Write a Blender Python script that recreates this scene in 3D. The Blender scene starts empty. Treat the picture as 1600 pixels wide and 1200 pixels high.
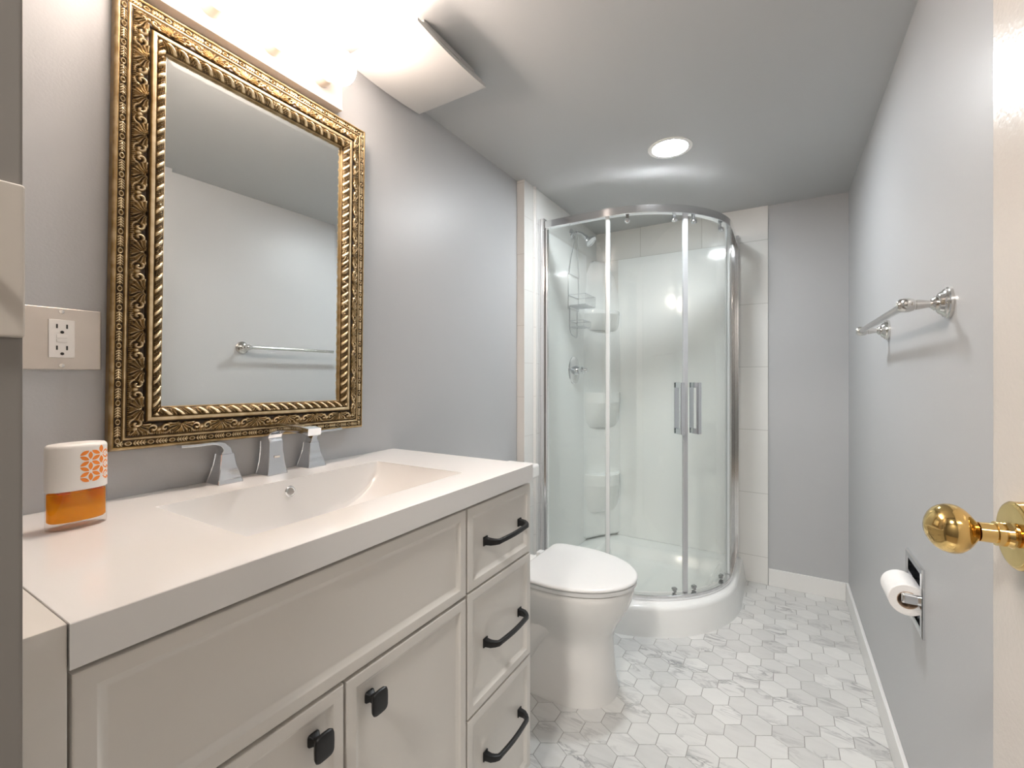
import bpy, bmesh, math, random
import numpy as np
from mathutils import Vector, Matrix

S = bpy.context.scene
COL = S.collection
PI = math.pi
R = math.radians

# ------------------------------------------------------------------ camera
CAM_H = 1.14
cam_d = bpy.data.cameras.new('camera')
cam = bpy.data.objects.new('camera', cam_d)
COL.objects.link(cam)
cam.location = (0, 0, CAM_H)
cam.rotation_euler = (PI / 2, 0, 0.5404)
cam_d.sensor_width = 36
cam_d.lens = 36 * 701.54 / 1600
cam_d.shift_y = -9.2 / 1600
cam_d.clip_start = 0.01
S.camera = cam

# ------------------------------------------------------------------ world, light levels, exposure
w = bpy.data.worlds.new('world')
S.world = w
w.use_nodes = True
w.node_tree.nodes['Background'].inputs[0].default_value = (0.8, 0.85, 0.9, 1)
w.node_tree.nodes['Background'].inputs[1].default_value = 0.12
DOWN_COL, DOWN_POW = (0.93, 0.975, 1.0), 55.0     # ceiling downlight lens
BULB_COL, BULB_POW = (1.0, 0.84, 0.73), 29.0       # globe bulbs over the mirror
HALL_COL, HALL_POW = (1.0, 0.95, 0.89), 9.0       # added unseen fill in the hallway behind the camera
S.view_settings.view_transform = 'Standard'
S.view_settings.look = 'None'
S.view_settings.exposure = 2.42
S.view_settings.gamma = 1.0
S.view_settings.use_curve_mapping = False
S.cycles.use_denoising = True
S.cycles.max_bounces = 14
S.cycles.diffuse_bounces = 7
S.cycles.glossy_bounces = 6
S.cycles.transmission_bounces = 8
S.cycles.transparent_max_bounces = 24
S.cycles.sample_clamp_indirect = 0.0
S.cycles.caustics_reflective = True
S.cycles.blur_glossy = 0.3

# ------------------------------------------------------------------ room dimensions (metres)
C, L, T, RW, YB = 2.092, -1.0964, -1.0545, 0.2952, 2.8466
ZC, XF = 0.9087, -0.5746
VY0, VY1 = 0.148, 1.068
TILE_Y = 1.873
TILE_X1 = -0.063
FW_Y0, FW_Y1 = -0.02, 0.101          # front wall (doorway) thickness
DOOR_X0, DOOR_X1 = -0.49, 0.245

# ------------------------------------------------------------------ materials
def new_mat(name):
    m = bpy.data.materials.new(name)
    m.use_nodes = True
    nt = m.node_tree
    b = nt.nodes['Principled BSDF']
    return m, nt, b

def N(nt, typ, **kw):
    n = nt.nodes.new(typ)
    for k, v in kw.items():
        setattr(n, k, v)
    return n

def pm(name, col, rough=0.5, metal=0.0, var=0.03, nscale=6.0, bump=0.0, bscale=120.0, spec=0.5, coat=0.0, rvar=0.0):
    """procedural principled material: noise drives a slight colour / roughness change and an optional bump"""
    m, nt, b = new_mat(name)
    tc = N(nt, 'ShaderNodeTexCoord')
    nz = N(nt, 'ShaderNodeTexNoise')
    nz.inputs['Scale'].default_value = nscale
    nz.inputs['Detail'].default_value = 4
    nt.links.new(tc.outputs['Object'], nz.inputs['Vector'])
    mx = N(nt, 'ShaderNodeMix', data_type='RGBA')
    mx.inputs[6].default_value = tuple(max(0, c * (1 - var)) for c in col) + (1,)
    mx.inputs[7].default_value = tuple(min(1, c * (1 + var)) for c in col) + (1,)
    nt.links.new(nz.outputs['Fac'], mx.inputs[0])
    nt.links.new(mx.outputs[2], b.inputs['Base Color'])
    b.inputs['Roughness'].default_value = rough
    b.inputs['Metallic'].default_value = metal
    b.inputs['Specular IOR Level'].default_value = spec
    b.inputs['Coat Weight'].default_value = coat
    b.inputs['Coat Roughness'].default_value = 0.05
    if rvar:
        mr = N(nt, 'ShaderNodeMapRange')
        mr.inputs['To Min'].default_value = max(0, rough - rvar)
        mr.inputs['To Max'].default_value = rough + rvar
        nt.links.new(nz.outputs['Fac'], mr.inputs['Value'])
        nt.links.new(mr.outputs[0], b.inputs['Roughness'])
    if bump:
        n2 = N(nt, 'ShaderNodeTexNoise')
        n2.inputs['Scale'].default_value = bscale
        n2.inputs['Detail'].default_value = 2
        nt.links.new(tc.outputs['Object'], n2.inputs['Vector'])
        bp = N(nt, 'ShaderNodeBump')
        bp.inputs['Strength'].default_value = bump
        bp.inputs['Distance'].default_value = 0.002
        nt.links.new(n2.outputs['Fac'], bp.inputs['Height'])
        nt.links.new(bp.outputs[0], b.inputs['Normal'])
    return m

def line_mask(nt, sock, off, pitch, width):
    """1 on joints at off + k*pitch"""
    a = N(nt, 'ShaderNodeMath', operation='SUBTRACT'); a.inputs[1].default_value = off
    nt.links.new(sock, a.inputs[0])
    d = N(nt, 'ShaderNodeMath', operation='PINGPONG'); d.inputs[1].default_value = pitch / 2
    nt.links.new(a.outputs[0], d.inputs[0])
    c = N(nt, 'ShaderNodeMath', operation='LESS_THAN'); c.inputs[1].default_value = width / 2
    nt.links.new(d.outputs[0], c.inputs[0])
    return c.outputs[0]

def tile_mat(name, col, grout, lines, rough=0.18):
    m, nt, b = new_mat(name)
    tc = N(nt, 'ShaderNodeTexCoord')
    sp = N(nt, 'ShaderNodeSeparateXYZ')
    nt.links.new(tc.outputs['Object'], sp.inputs[0])
    tot = None
    for axis, off, pitch, wd in lines:
        k = line_mask(nt, sp.outputs[axis], off, pitch, wd)
        if tot is None:
            tot = k
        else:
            mm = N(nt, 'ShaderNodeMath', operation='MAXIMUM')
            nt.links.new(tot, mm.inputs[0]); nt.links.new(k, mm.inputs[1])
            tot = mm.outputs[0]
    nz = N(nt, 'ShaderNodeTexNoise'); nz.inputs['Scale'].default_value = 9
    nt.links.new(tc.outputs['Object'], nz.inputs['Vector'])
    va = N(nt, 'ShaderNodeMix', data_type='RGBA')
    va.inputs[6].default_value = tuple(c * 0.97 for c in col) + (1,)
    va.inputs[7].default_value = col + (1,)
    nt.links.new(nz.outputs['Fac'], va.inputs[0])
    mx = N(nt, 'ShaderNodeMix', data_type='RGBA')
    mx.inputs[7].default_value = grout + (1,)
    nt.links.new(tot, mx.inputs[0]); nt.links.new(va.outputs[2], mx.inputs[6])
    nt.links.new(mx.outputs[2], b.inputs['Base Color'])
    mr = N(nt, 'ShaderNodeMapRange'); mr.inputs['To Min'].default_value = rough; mr.inputs['To Max'].default_value = 0.8
    nt.links.new(tot, mr.inputs['Value']); nt.links.new(mr.outputs[0], b.inputs['Roughness'])
    bp = N(nt, 'ShaderNodeBump', invert=True); bp.inputs['Strength'].default_value = 0.5; bp.inputs['Distance'].default_value = 0.001
    nt.links.new(tot, bp.inputs['Height']); nt.links.new(bp.outputs[0], b.inputs['Normal'])
    return m

def glass_mat(name, tint, ior=1.5, gl=0.02):
    m = bpy.data.materials.new(name); m.use_nodes = True
    nt = m.node_tree; nt.nodes.clear()
    out = N(nt, 'ShaderNodeOutputMaterial')
    tr = N(nt, 'ShaderNodeBsdfTransparent'); tr.inputs[0].default_value = tint + (1,)
    g = N(nt, 'ShaderNodeBsdfGlossy'); g.inputs['Roughness'].default_value = gl
    fr = N(nt, 'ShaderNodeFresnel')
    ge = N(nt, 'ShaderNodeNewGeometry')
    io = N(nt, 'ShaderNodeMix'); io.inputs[2].default_value = ior; io.inputs[3].default_value = 1 / ior
    nt.links.new(ge.outputs['Backfacing'], io.inputs[0]); nt.links.new(io.outputs[0], fr.inputs[0])   # same reflectance from both sides of the pane
    nz = N(nt, 'ShaderNodeTexNoise'); nz.inputs['Scale'].default_value = 3
    tc = N(nt, 'ShaderNodeTexCoord'); nt.links.new(tc.outputs['Object'], nz.inputs['Vector'])
    mr = N(nt, 'ShaderNodeMapRange'); mr.inputs['To Min'].default_value = gl * .5; mr.inputs['To Max'].default_value = gl * 1.5
    nt.links.new(nz.outputs['Fac'], mr.inputs['Value']); nt.links.new(mr.outputs[0], g.inputs['Roughness'])
    mx = N(nt, 'ShaderNodeMixShader')
    nt.links.new(fr.outputs[0], mx.inputs[0]); nt.links.new(tr.outputs[0], mx.inputs[1]); nt.links.new(g.outputs[0], mx.inputs[2])
    nt.links.new(mx.outputs[0], out.inputs[0])
    return m

def emit_mat(name, col, power):
    m = bpy.data.materials.new(name); m.use_nodes = True
    nt = m.node_tree; nt.nodes.clear()
    out = N(nt, 'ShaderNodeOutputMaterial')
    e = N(nt, 'ShaderNodeEmission'); e.inputs[0].default_value = col + (1,); e.inputs[1].default_value = power
    nt.links.new(e.outputs[0], out.inputs[0])
    return m

M = {}
M['paint'] = pm('grey wall paint', (0.45, 0.458, 0.468), 0.42, var=0.015, nscale=2, bump=0.10, bscale=220)
M['ceil'] = pm('grey ceiling paint', (0.48, 0.485, 0.485), 0.45, var=0.015, nscale=2, bump=0.08, bscale=220)
M['trim'] = pm('white trim paint', (0.74, 0.74, 0.73), 0.35, var=0.01)
M['doorpaint'] = pm('cream door paint', (0.56, 0.53, 0.495), 0.22, var=0.01, bump=0.16, bscale=170)
M['jamb'] = pm('jamb paint with shade', (0.22, 0.205, 0.19), 0.5, var=0.02)  # darker than the wall grey, carries the shade of the backlit doorway
M['acrylic'] = pm('white shower acrylic', (0.86, 0.87, 0.86), 0.09, var=0.01, nscale=3)
M['porcelain'] = pm('white porcelain', (0.80, 0.79, 0.77), 0.07, var=0.01, nscale=3)
M['seat'] = pm('white seat plastic', (0.74, 0.74, 0.735), 0.12, var=0.01)
M['resin'] = pm('white sink resin', (0.75, 0.742, 0.73), 0.10, var=0.01, nscale=4)
M['cabinet'] = pm('off white cabinet paint', (0.67, 0.645, 0.605), 0.32, var=0.015, nscale=3)
M['dark'] = pm('cabinet gap shade', (0.05, 0.04, 0.03), 0.8)  # shade colour for the gaps between cabinet fronts
M['black'] = pm('black handle metal', (0.012, 0.012, 0.013), 0.38, metal=0.3, var=0.1)
M['chrome'] = pm('chrome', (0.80, 0.81, 0.83), 0.07, metal=1, var=0.01)
M['nickel'] = pm('polished nickel', (0.70, 0.68, 0.65), 0.14, metal=1, var=0.03)
M['alu'] = pm('polished aluminium', (0.80, 0.80, 0.81), 0.11, metal=1, var=0.02, nscale=12)
M['brass'] = pm('polished brass', (0.80, 0.56, 0.22), 0.10, metal=1, var=0.05)
M['steel'] = pm('worn stainless plate', (0.60, 0.56, 0.52), 0.34, metal=0.85, var=0.10, nscale=18, rvar=0.1)
M['plastic'] = pm('white plastic', (0.80, 0.78, 0.75), 0.3, var=0.01)
M['cream'] = pm('cream switch plastic', (0.50, 0.46, 0.41), 0.4, var=0.01)
M['slot'] = pm('dark slot', (0.02, 0.018, 0.016), 0.7)
M['fanwhite'] = pm('fan cover plastic', (0.52, 0.51, 0.495), 0.4, var=0.01)
M['lampwhite'] = pm('lamp bar enamel', (0.58, 0.53, 0.48), 0.35, var=0.01)
M['paper'] = pm('toilet paper', (0.82, 0.81, 0.80), 0.95, var=0.03, nscale=40, bump=0.3, bscale=300)
M['card'] = pm('cardboard core', (0.42, 0.30, 0.21), 0.9, var=0.1, nscale=30)
M['seal'] = pm('grey seal strip', (0.66, 0.67, 0.69), 0.3, metal=0.5, var=0.03)
M['clearseal'] = pm('milky seal strip', (0.72, 0.75, 0.76), 0.25, var=0.03)
M['roller'] = pm('grey roller plastic', (0.42, 0.43, 0.43), 0.25, metal=0.6)
M['mesh'] = pm('drain steel', (0.4, 0.38, 0.36), 0.35, metal=1)
M['tape'] = pm('grey frosted glass edge', (0.30, 0.36, 0.36), 0.3)
M['glass'] = glass_mat('shower glass', (0.966, 0.982, 0.976))
M['clear'] = glass_mat('clear bottle glass', (0.97, 0.96, 0.95))
M['bulb'] = emit_mat('lit globe bulb', BULB_COL, BULB_POW)
# globe emission dimmed towards the socket so the bar does not wash out
_nt = M['bulb'].node_tree
_tc = N(_nt, 'ShaderNodeTexCoord'); _sp = N(_nt, 'ShaderNodeSeparateXYZ'); _nt.links.new(_tc.outputs['Object'], _sp.inputs[0])
_mr = N(_nt, 'ShaderNodeMapRange'); _mr.inputs['From Min'].default_value = L + 0.084; _mr.inputs['From Max'].default_value = L + 0.132
_mr.inputs['To Min'].default_value = BULB_POW * 0.02; _mr.inputs['To Max'].default_value = BULB_POW
_nt.links.new(_sp.outputs[0], _mr.inputs['Value']); _nt.links.new(_mr.outputs[0], _nt.nodes['Emission'].inputs[1])
M['lens'] = emit_mat('lit downlight lens', DOWN_COL, DOWN_POW)
M['tile_l'] = tile_mat('white wall tile left', (0.74, 0.74, 0.72), (0.56, 0.55, 0.53), [(2, 0.861 - 0.352 * 2, 0.352, 0.003), (1, 2.30, 0.344, 0.003)])
M['tile_e'] = tile_mat('white wall tile edge', (0.76, 0.74, 0.71), (0.58, 0.55, 0.52), [(2, 1.05 - 0.343 * 3, 0.343, 0.003)])
M['tile_b'] = tile_mat('white wall tile back', (0.77, 0.76, 0.735), (0.52, 0.51, 0.48), [(2, 0.15, 0.351, 0.003), (0, -0.763, 0.360, 0.003)])

def mirror_mat():
    m, nt, b = new_mat('mirror silver')
    nz = N(nt, 'ShaderNodeTexNoise'); nz.inputs['Scale'].default_value = 4
    mx = N(nt, 'ShaderNodeMix', data_type='RGBA')
    mx.inputs[6].default_value = (0.84, 0.87, 0.86, 1); mx.inputs[7].default_value = (0.86, 0.89, 0.88, 1)
    nt.links.new(nz.outputs['Fac'], mx.inputs[0]); nt.links.new(mx.outputs[2], b.inputs['Base Color'])
    b.inputs['Metallic'].default_value = 1; b.inputs['Roughness'].default_value = 0.0
    return m
M['mirror'] = mirror_mat()

def gold_mat():
    m, nt, b = new_mat('antique gilding')
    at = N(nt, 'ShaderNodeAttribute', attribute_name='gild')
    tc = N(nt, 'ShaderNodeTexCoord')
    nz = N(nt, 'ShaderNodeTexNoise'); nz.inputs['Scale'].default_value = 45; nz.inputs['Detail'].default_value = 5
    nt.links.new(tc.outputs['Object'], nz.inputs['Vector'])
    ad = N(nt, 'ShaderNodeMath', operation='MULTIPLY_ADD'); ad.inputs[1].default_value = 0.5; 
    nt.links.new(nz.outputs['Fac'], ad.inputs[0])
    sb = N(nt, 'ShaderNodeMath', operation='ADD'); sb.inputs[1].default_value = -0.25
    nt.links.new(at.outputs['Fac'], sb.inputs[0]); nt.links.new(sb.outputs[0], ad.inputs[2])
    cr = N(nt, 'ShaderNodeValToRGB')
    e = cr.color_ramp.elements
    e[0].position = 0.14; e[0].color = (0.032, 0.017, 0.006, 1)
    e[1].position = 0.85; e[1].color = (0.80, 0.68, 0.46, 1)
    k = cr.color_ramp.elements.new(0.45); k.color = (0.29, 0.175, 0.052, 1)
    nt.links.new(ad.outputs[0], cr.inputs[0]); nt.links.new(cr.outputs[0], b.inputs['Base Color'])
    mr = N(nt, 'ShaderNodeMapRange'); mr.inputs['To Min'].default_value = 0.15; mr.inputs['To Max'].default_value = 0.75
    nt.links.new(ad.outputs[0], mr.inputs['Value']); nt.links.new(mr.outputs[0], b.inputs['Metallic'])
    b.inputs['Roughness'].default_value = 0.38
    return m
M['gold'] = gold_mat()

def marble_mat():
    m, nt, b = new_mat('hex marble tile')
    geo = N(nt, 'ShaderNodeNewGeometry')
    tc = N(nt, 'ShaderNodeTexCoord')
    rnd = N(nt, 'ShaderNodeCombineXYZ')
    for i, f in enumerate((37.0, 53.0, 11.0)):
        q = N(nt, 'ShaderNodeMath', operation='MULTIPLY'); q.inputs[1].default_value = f
        nt.links.new(geo.outputs['Random Per Island'], q.inputs[0]); nt.links.new(q.outputs[0], rnd.inputs[i])
    mp = N(nt, 'ShaderNodeMapping'); mp.inputs['Rotation'].default_value = (0, 0, 0.55); mp.inputs['Scale'].default_value = (7, 24, 7)
    nt.links.new(tc.outputs['Object'], mp.inputs[0])
    ad = N(nt, 'ShaderNodeVectorMath', operation='ADD')
    nt.links.new(mp.outputs[0], ad.inputs[0]); nt.links.new(rnd.outputs[0], ad.inputs[1])
    n1 = N(nt, 'ShaderNodeTexNoise'); n1.inputs['Scale'].default_value = 1.0; n1.inputs['Detail'].default_value = 6; n1.inputs['Roughness'].default_value = 0.6; n1.inputs['Distortion'].default_value = 1.2
    nt.links.new(ad.outputs[0], n1.inputs['Vector'])
    # veins: where the noise crosses 0.5
    sb = N(nt, 'ShaderNodeMath', operation='SUBTRACT'); sb.inputs[1].default_value = 0.5
    nt.links.new(n1.outputs['Fac'], sb.inputs[0])
    ab = N(nt, 'ShaderNodeMath', operation='ABSOLUTE'); nt.links.new(sb.outputs[0], ab.inputs[0])
    vr = N(nt, 'ShaderNodeMapRange'); vr.inputs['From Max'].default_value = 0.06; vr.inputs['To Min'].default_value = 1; vr.inputs['To Max'].default_value = 0
    nt.links.new(ab.outputs[0], vr.inputs['Value'])
    n2 = N(nt, 'ShaderNodeTexNoise'); n2.inputs['Scale'].default_value = 0.35
    nt.links.new(ad.outputs[0], n2.inputs['Vector'])
    gt = N(nt, 'ShaderNodeMapRange'); gt.inputs['From Min'].default_value = 0.51; gt.inputs['From Max'].default_value = 0.70
    nt.links.new(n2.outputs['Fac'], gt.inputs['Value'])
    ml = N(nt, 'ShaderNodeMath', operation='MULTIPLY'); nt.links.new(vr.outputs[0], ml.inputs[0]); nt.links.new(gt.outputs[0], ml.inputs[1])
    base = N(nt, 'ShaderNodeMix', data_type='RGBA')
    base.inputs[6].default_value = (0.50, 0.50, 0.49, 1); base.inputs[7].default_value = (0.73, 0.73, 0.715, 1)
    rr = N(nt, 'ShaderNodeMath', operation='MULTIPLY_ADD'); rr.inputs[1].default_value = 0.55
    nt.links.new(n1.outputs['Fac'], rr.inputs[0])
    r2 = N(nt, 'ShaderNodeMath', operation='MULTIPLY'); r2.inputs[1].default_value = 0.55
    nt.links.new(geo.outputs['Random Per Island'], r2.inputs[0]); nt.links.new(r2.outputs[0], rr.inputs[2])
    nt.links.new(rr.outputs[0], base.inputs[0])
    mx = N(nt, 'ShaderNodeMix', data_type='RGBA'); mx.inputs[7].default_value = (0.24, 0.24, 0.25, 1)
    nt.links.new(ml.outputs[0], mx.inputs[0]); nt.links.new(base.outputs[2], mx.inputs[6])
    nt.links.new(mx.outputs[2], b.inputs['Base Color'])
    b.inputs['Roughness'].default_value = 0.28
    return m
M['marble'] = marble_mat()
M['grout'] = pm('grey floor grout', (0.30, 0.295, 0.28), 0.85, var=0.05, nscale=60)
M['hallfloor'] = pm('hallway floor', (0.25, 0.2, 0.15), 0.5, var=0.1)

def liquid_mat():
    m = bpy.data.materials.new('orange scented oil'); m.use_nodes = True
    nt = m.node_tree; nt.nodes.clear()
    out = N(nt, 'ShaderNodeOutputMaterial')
    tc = N(nt, 'ShaderNodeTexCoord')
    nz = N(nt, 'ShaderNodeTexNoise'); nz.inputs['Scale'].default_value = 14
    nt.links.new(tc.outputs['Object'], nz.inputs['Vector'])
    mx = N(nt, 'ShaderNodeMix', data_type='RGBA')
    mx.inputs[6].default_value = (1.0, 0.60, 0.05, 1); mx.inputs[7].default_value = (1.0, 0.66, 0.09, 1)
    nt.links.new(nz.outputs['Fac'], mx.inputs[0])
    tr = N(nt, 'ShaderNodeBsdfTransparent'); nt.links.new(mx.outputs[2], tr.inputs[0])
    tl = N(nt, 'ShaderNodeBsdfTranslucent'); tl.inputs[0].default_value = (1.0, 0.52, 0.0, 1)
    df = N(nt, 'ShaderNodeBsdfDiffuse'); df.inputs[0].default_value = (1.0, 0.48, 0.0, 1)
    m1 = N(nt, 'ShaderNodeMixShader'); m1.inputs[0].default_value = 0.5
    nt.links.new(tl.outputs[0], m1.inputs[1]); nt.links.new(df.outputs[0], m1.inputs[2])
    m2 = N(nt, 'ShaderNodeMixShader'); m2.inputs[0].default_value = 0.34
    nt.links.new(tr.outputs[0], m2.inputs[1]); nt.links.new(m1.outputs[0], m2.inputs[2])
    nt.links.new(m2.outputs[0], out.inputs[0])
    return m
M['oil'] = liquid_mat()
M['wick'] = pm('orange wick block', (0.55, 0.13, 0.005), 0.4, var=0.05)
M['petal'] = pm('orange pad behind cut-outs', (0.85, 0.24, 0.02), 0.5, var=0.05)

# ------------------------------------------------------------------ mesh helpers
def link(name, me, mat, parent=None, auto=35):
    for f in me.polygons:
        f.use_smooth = True
    try:
        me.set_sharp_from_angle(angle=R(auto))
    except Exception:
        pass
    if mat is not None:
        me.materials.append(M[mat] if isinstance(mat, str) else mat)
    o = bpy.data.objects.new(name, me)
    COL.objects.link(o)
    if len(me.vertices) < 6000:          # keep big flat faces flat beside their rounded edges
        wn = o.modifiers.new('normals', 'WEIGHTED_NORMAL'); wn.keep_sharp = True
    if parent is not None:
        o.parent = parent
        top = parent
        while top.parent is not None:
            top = top.parent
        if parent is top and top.type == 'EMPTY':
            o.matrix_parent_inverse = Matrix.Translation(-top.location)
    return o

def obj(name, bm, mat, parent=None, auto=35):
    bmesh.ops.recalc_face_normals(bm, faces=bm.faces)
    me = bpy.data.meshes.new(name)
    bm.to_mesh(me); bm.free()
    return link(name, me, mat, parent, auto)

def thing(name, label, cat, loc=(0, 0, 0), group=None):
    o = bpy.data.objects.new(name, None)
    COL.objects.link(o)
    o.empty_display_size = 0.05
    o.location = loc
    o['label'] = label; o['category'] = cat
    if group: o['group'] = group
    return o

def tag(o, label, cat, group=None):
    o['label'] = label; o['category'] = cat
    if group: o['group'] = group
    return o

def struct(name, bm, mat, parent=None):
    o = obj(name, bm, mat, parent)
    if parent is None:
        o['kind'] = 'structure'
    return o

def nb():
    return bmesh.new()

def box(bm, x0, x1, y0, y1, z0, z1, bev=0.0, seg=2):
    r = bmesh.ops.create_cube(bm, size=1)
    vs = r['verts']
    for v in vs:
        v.co = Vector(((x0 + x1) / 2 + v.co.x * (x1 - x0), (y0 + y1) / 2 + v.co.y * (y1 - y0), (z0 + z1) / 2 + v.co.z * (z1 - z0)))
    if bev > 0:
        es = list({e for v in vs for e in v.link_edges})
        bmesh.ops.bevel(bm, geom=es, offset=bev, segments=seg, profile=0.6, affect='EDGES', clamp_overlap=True)
    return bm

def loft(bm, rings, cap=True, closed=True):
    """rings: lists of equal length of 3D points"""
    vr = [[bm.verts.new(p) for p in r] for r in rings]
    n = len(vr[0])
    for a, b in zip(vr[:-1], vr[1:]):
        for i in range(n if closed else n - 1):
            j = (i + 1) % n
            bm.faces.new((a[i], a[j], b[j], b[i]))
    if cap:
        bm.faces.new(vr[0][::-1]); bm.faces.new(vr[-1])
    return vr

def lathe(bm, prof, origin, axis, n=32, cap=True):
    """prof: (distance along axis, radius)"""
    ax = Vector(axis).normalized()
    u = ax.orthogonal().normalized(); v = ax.cross(u)
    o = Vector(origin)
    rings = []
    for d, r in prof:
        rings.append([o + ax * d + (u * math.cos(2 * PI * i / n) + v * math.sin(2 * PI * i / n)) * max(r, 1e-5) for i in range(n)])
    return loft(bm, rings, cap)

def tube(bm, pts, rad, n=12, cap=True):
    """round sweep along pts; rad: number or list"""
    pts = [Vector(p) for p in pts]
    if not hasattr(rad, '__len__'):
        rad = [rad] * len(pts)
    rings = []
    ref = None
    for i, p in enumerate(pts):
        t = (pts[min(i + 1, len(pts) - 1)] - pts[max(i - 1, 0)]).normalized()
        if ref is None:
            ref = t.orthogonal().normalized()
        ref = (ref - t * ref.dot(t)).normalized()
        b = t.cross(ref)
        rings.append([p + (ref * math.cos(2 * PI * k / n) + b * math.sin(2 * PI * k / n)) * rad[i] for k in range(n)])
    return loft(bm, rings, cap)

def ribbon(bm, pts, side, sizes, rnd=0.25):
    """rounded rectangular sweep; side = fixed side vector, sizes = (width along side, thickness)"""
    pts = [Vector(p) for p in pts]; sd = Vector(side).normalized()
    rings = []
    for i, p in enumerate(pts):
        t = (pts[min(i + 1, len(pts) - 1)] - pts[max(i - 1, 0)]).normalized()
        nn = t.cross(sd).normalized()
        w_, h_ = sizes[i]
        c = min(w_, h_) * rnd
        ring = []
        for sx, sy in ((1, 1), (-1, 1), (-1, -1), (1, -1)):
            cx, cy = sx * (w_ / 2 - c), sy * (h_ / 2 - c)
            a0 = {(1, 1): 0, (-1, 1): 90, (-1, -1): 180, (1, -1): 270}[(sx, sy)]
            for k in (0, 45, 90):
                a = R(a0 + k)
                ring.append(p + sd * (cx + c * math.cos(a)) + nn * (cy + c * math.sin(a)))
        rings.append(ring)
    return loft(bm, rings)

def spline(pts, n=8):
    """Catmull-Rom through pts"""
    P = [Vector(p) for p in pts]
    P = [P[0] * 2 - P[1]] + P + [P[-1] * 2 - P[-2]]
    out = []
    for i in range(1, len(P) - 2):
        for k in range(n):
            t = k / n
            out.append(0.5 * ((2 * P[i]) + (-P[i - 1] + P[i + 1]) * t + (2 * P[i - 1] - 5 * P[i] + 4 * P[i + 1] - P[i + 2]) * t * t + (-P[i - 1] + 3 * P[i] - 3 * P[i + 1] + P[i + 2]) * t ** 3))
    out.append(P[-2])
    return out

def prism(bm, poly, z0, z1, bev=0.0):
    """vertical prism over a 2D polygon with an optional soft top edge"""
    rings = [[(x, y, z0) for x, y in poly]]
    if bev > 0:
        cx = sum(p[0] for p in poly) / len(poly); cy = sum(p[1] for p in poly) / len(poly)
        for k in range(5):
            a = k / 4 * PI / 2
            off = bev * (1 - math.cos(a)); zz = z1 - bev + bev * math.sin(a)
            ring = []
            for x, y in poly:
                d = math.hypot(x - cx, y - cy) or 1
                ring.append((x - (x - cx) / d * off, y - (y - cy) / d * off, zz))
            rings.append(ring)
    else:
        rings.append([(x, y, z1) for x, y in poly])
    return loft(bm, rings)

# ================================================================== ROOM SHELL
bm = nb(); box(bm, L - 0.1, L, -0.02, TILE_Y + 1.1, 0, C)
struct('wall_left', bm, 'paint')
# right wall with the opening of the recessed paper holder
HY0, HY1, HZ0, HZ1 = 1.442, 1.586, 0.523, 0.668
bm = nb()
box(bm, RW, RW + 0.1, -0.02, HY0, 0, C); box(bm, RW, RW + 0.1, HY1, YB + 0.1, 0, C)
box(bm, RW, RW + 0.1, HY0, HY1, 0, HZ0); box(bm, RW, RW + 0.1, HY0, HY1, HZ1, C)
struct('wall_right', bm, 'paint')
bm = nb(); box(bm, L - 0.1, RW + 0.1, YB + 0.008, YB + 0.1, 0, C)
struct('wall_back', bm, 'paint')
bm = nb()
box(bm, L - 0.1, DOOR_X0, FW_Y0, FW_Y1, 0, C, 0.003)
box(bm, 0.292, RW + 0.1, FW_Y0, FW_Y1, 0, C)
box(bm, L - 0.1, RW + 0.1, FW_Y0, FW_Y1, 2.045, C)
struct('wall_front', bm, 'jamb')
bm = nb(); box(bm, L - 0.1, RW + 0.1, -0.02, YB + 0.1, C, C + 0.08)
struct('ceiling', bm, 'ceil')
# tile cladding round the shower, proud of the painted walls
bm = nb(); box(bm, L, T, TILE_Y, YB + 0.008, 0, C, 0.002)
o = struct('wall_shower_left', bm, 'tile_l')
o.data.materials.append(M['tile_e'])
for f in o.data.polygons:
    if f.normal.y < -0.5: f.material_index = 1
bm = nb(); box(bm, T, TILE_X1, YB, YB + 0.008, 0, C, 0.0015)
struct('wall_shower_back', bm, 'tile_b')
bm = nb()   # rounded vertical trim on the left tile wall
lathe(bm, [(0.0, 0.016), (C - 0.001, 0.016)], (T - 0.008, 1.978, 0.0005), (0, 0, 1), 24)
struct('trim_1', bm, 'tile_e')
# baseboards
def baseboard(name, x0, x1, y0, y1):
    bm = nb(); box(bm, x0, x1, y0, y1, 0.0, 0.092, 0.003); return struct(name, bm, 'trim')
baseboard('baseboard_back', TILE_X1 + 0.002, RW - 0.0125, YB - 0.004, YB + 0.008)
baseboard('baseboard_right', RW - 0.012, RW, 0.40, YB + 0.008)
# floor: grout bed with regular hexagon tiles set on it
bm = nb()
box(bm, L - 0.1, RW + 0.1, -0.02, YB + 0.1, -0.05, -0.0012)
grout_faces = len(bm.faces)
HW, HH = 0.0445, 0.0513
gx, gy = -0.026, 1.906
gap = 0.0016
for row in range(-14, 27):
    yc = gy - row * 0.0757
    if yc < -0.05 or yc > YB + 0.06: continue
    for colm in range(-14, 6):
        xc = gx + colm * 0.0885 + (0.04425 if row % 2 else 0)
        if xc < L - 0.04 or xc > RW + 0.04: continue
        pts = []
        for k in range(6):
            a = PI / 2 + k * PI / 3
            pts.append((xc + math.cos(a) * (HW / math.cos(PI / 6) - gap), yc + math.sin(a) * (HH - gap)))
        rings = [[(x, y, -0.0012) for x, y in pts], [(x, y, -0.0003) for x, y in pts],
                 [(xc + (x - xc) * 0.985, yc + (y - yc) * 0.985, 0.0) for x, y in pts]]
        vr = loft(bm, rings, cap=False)
        bm.faces.new(vr[-1])
me = bpy.data.meshes.new('floor'); 
bm.to_mesh(me); bm.free()
fl = link('floor', me, 'grout', None, 20)
me.materials.append(M['marble'])
for i, p in enumerate(me.polygons):
    p.material_index = 0 if i < grout_faces else 1
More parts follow.
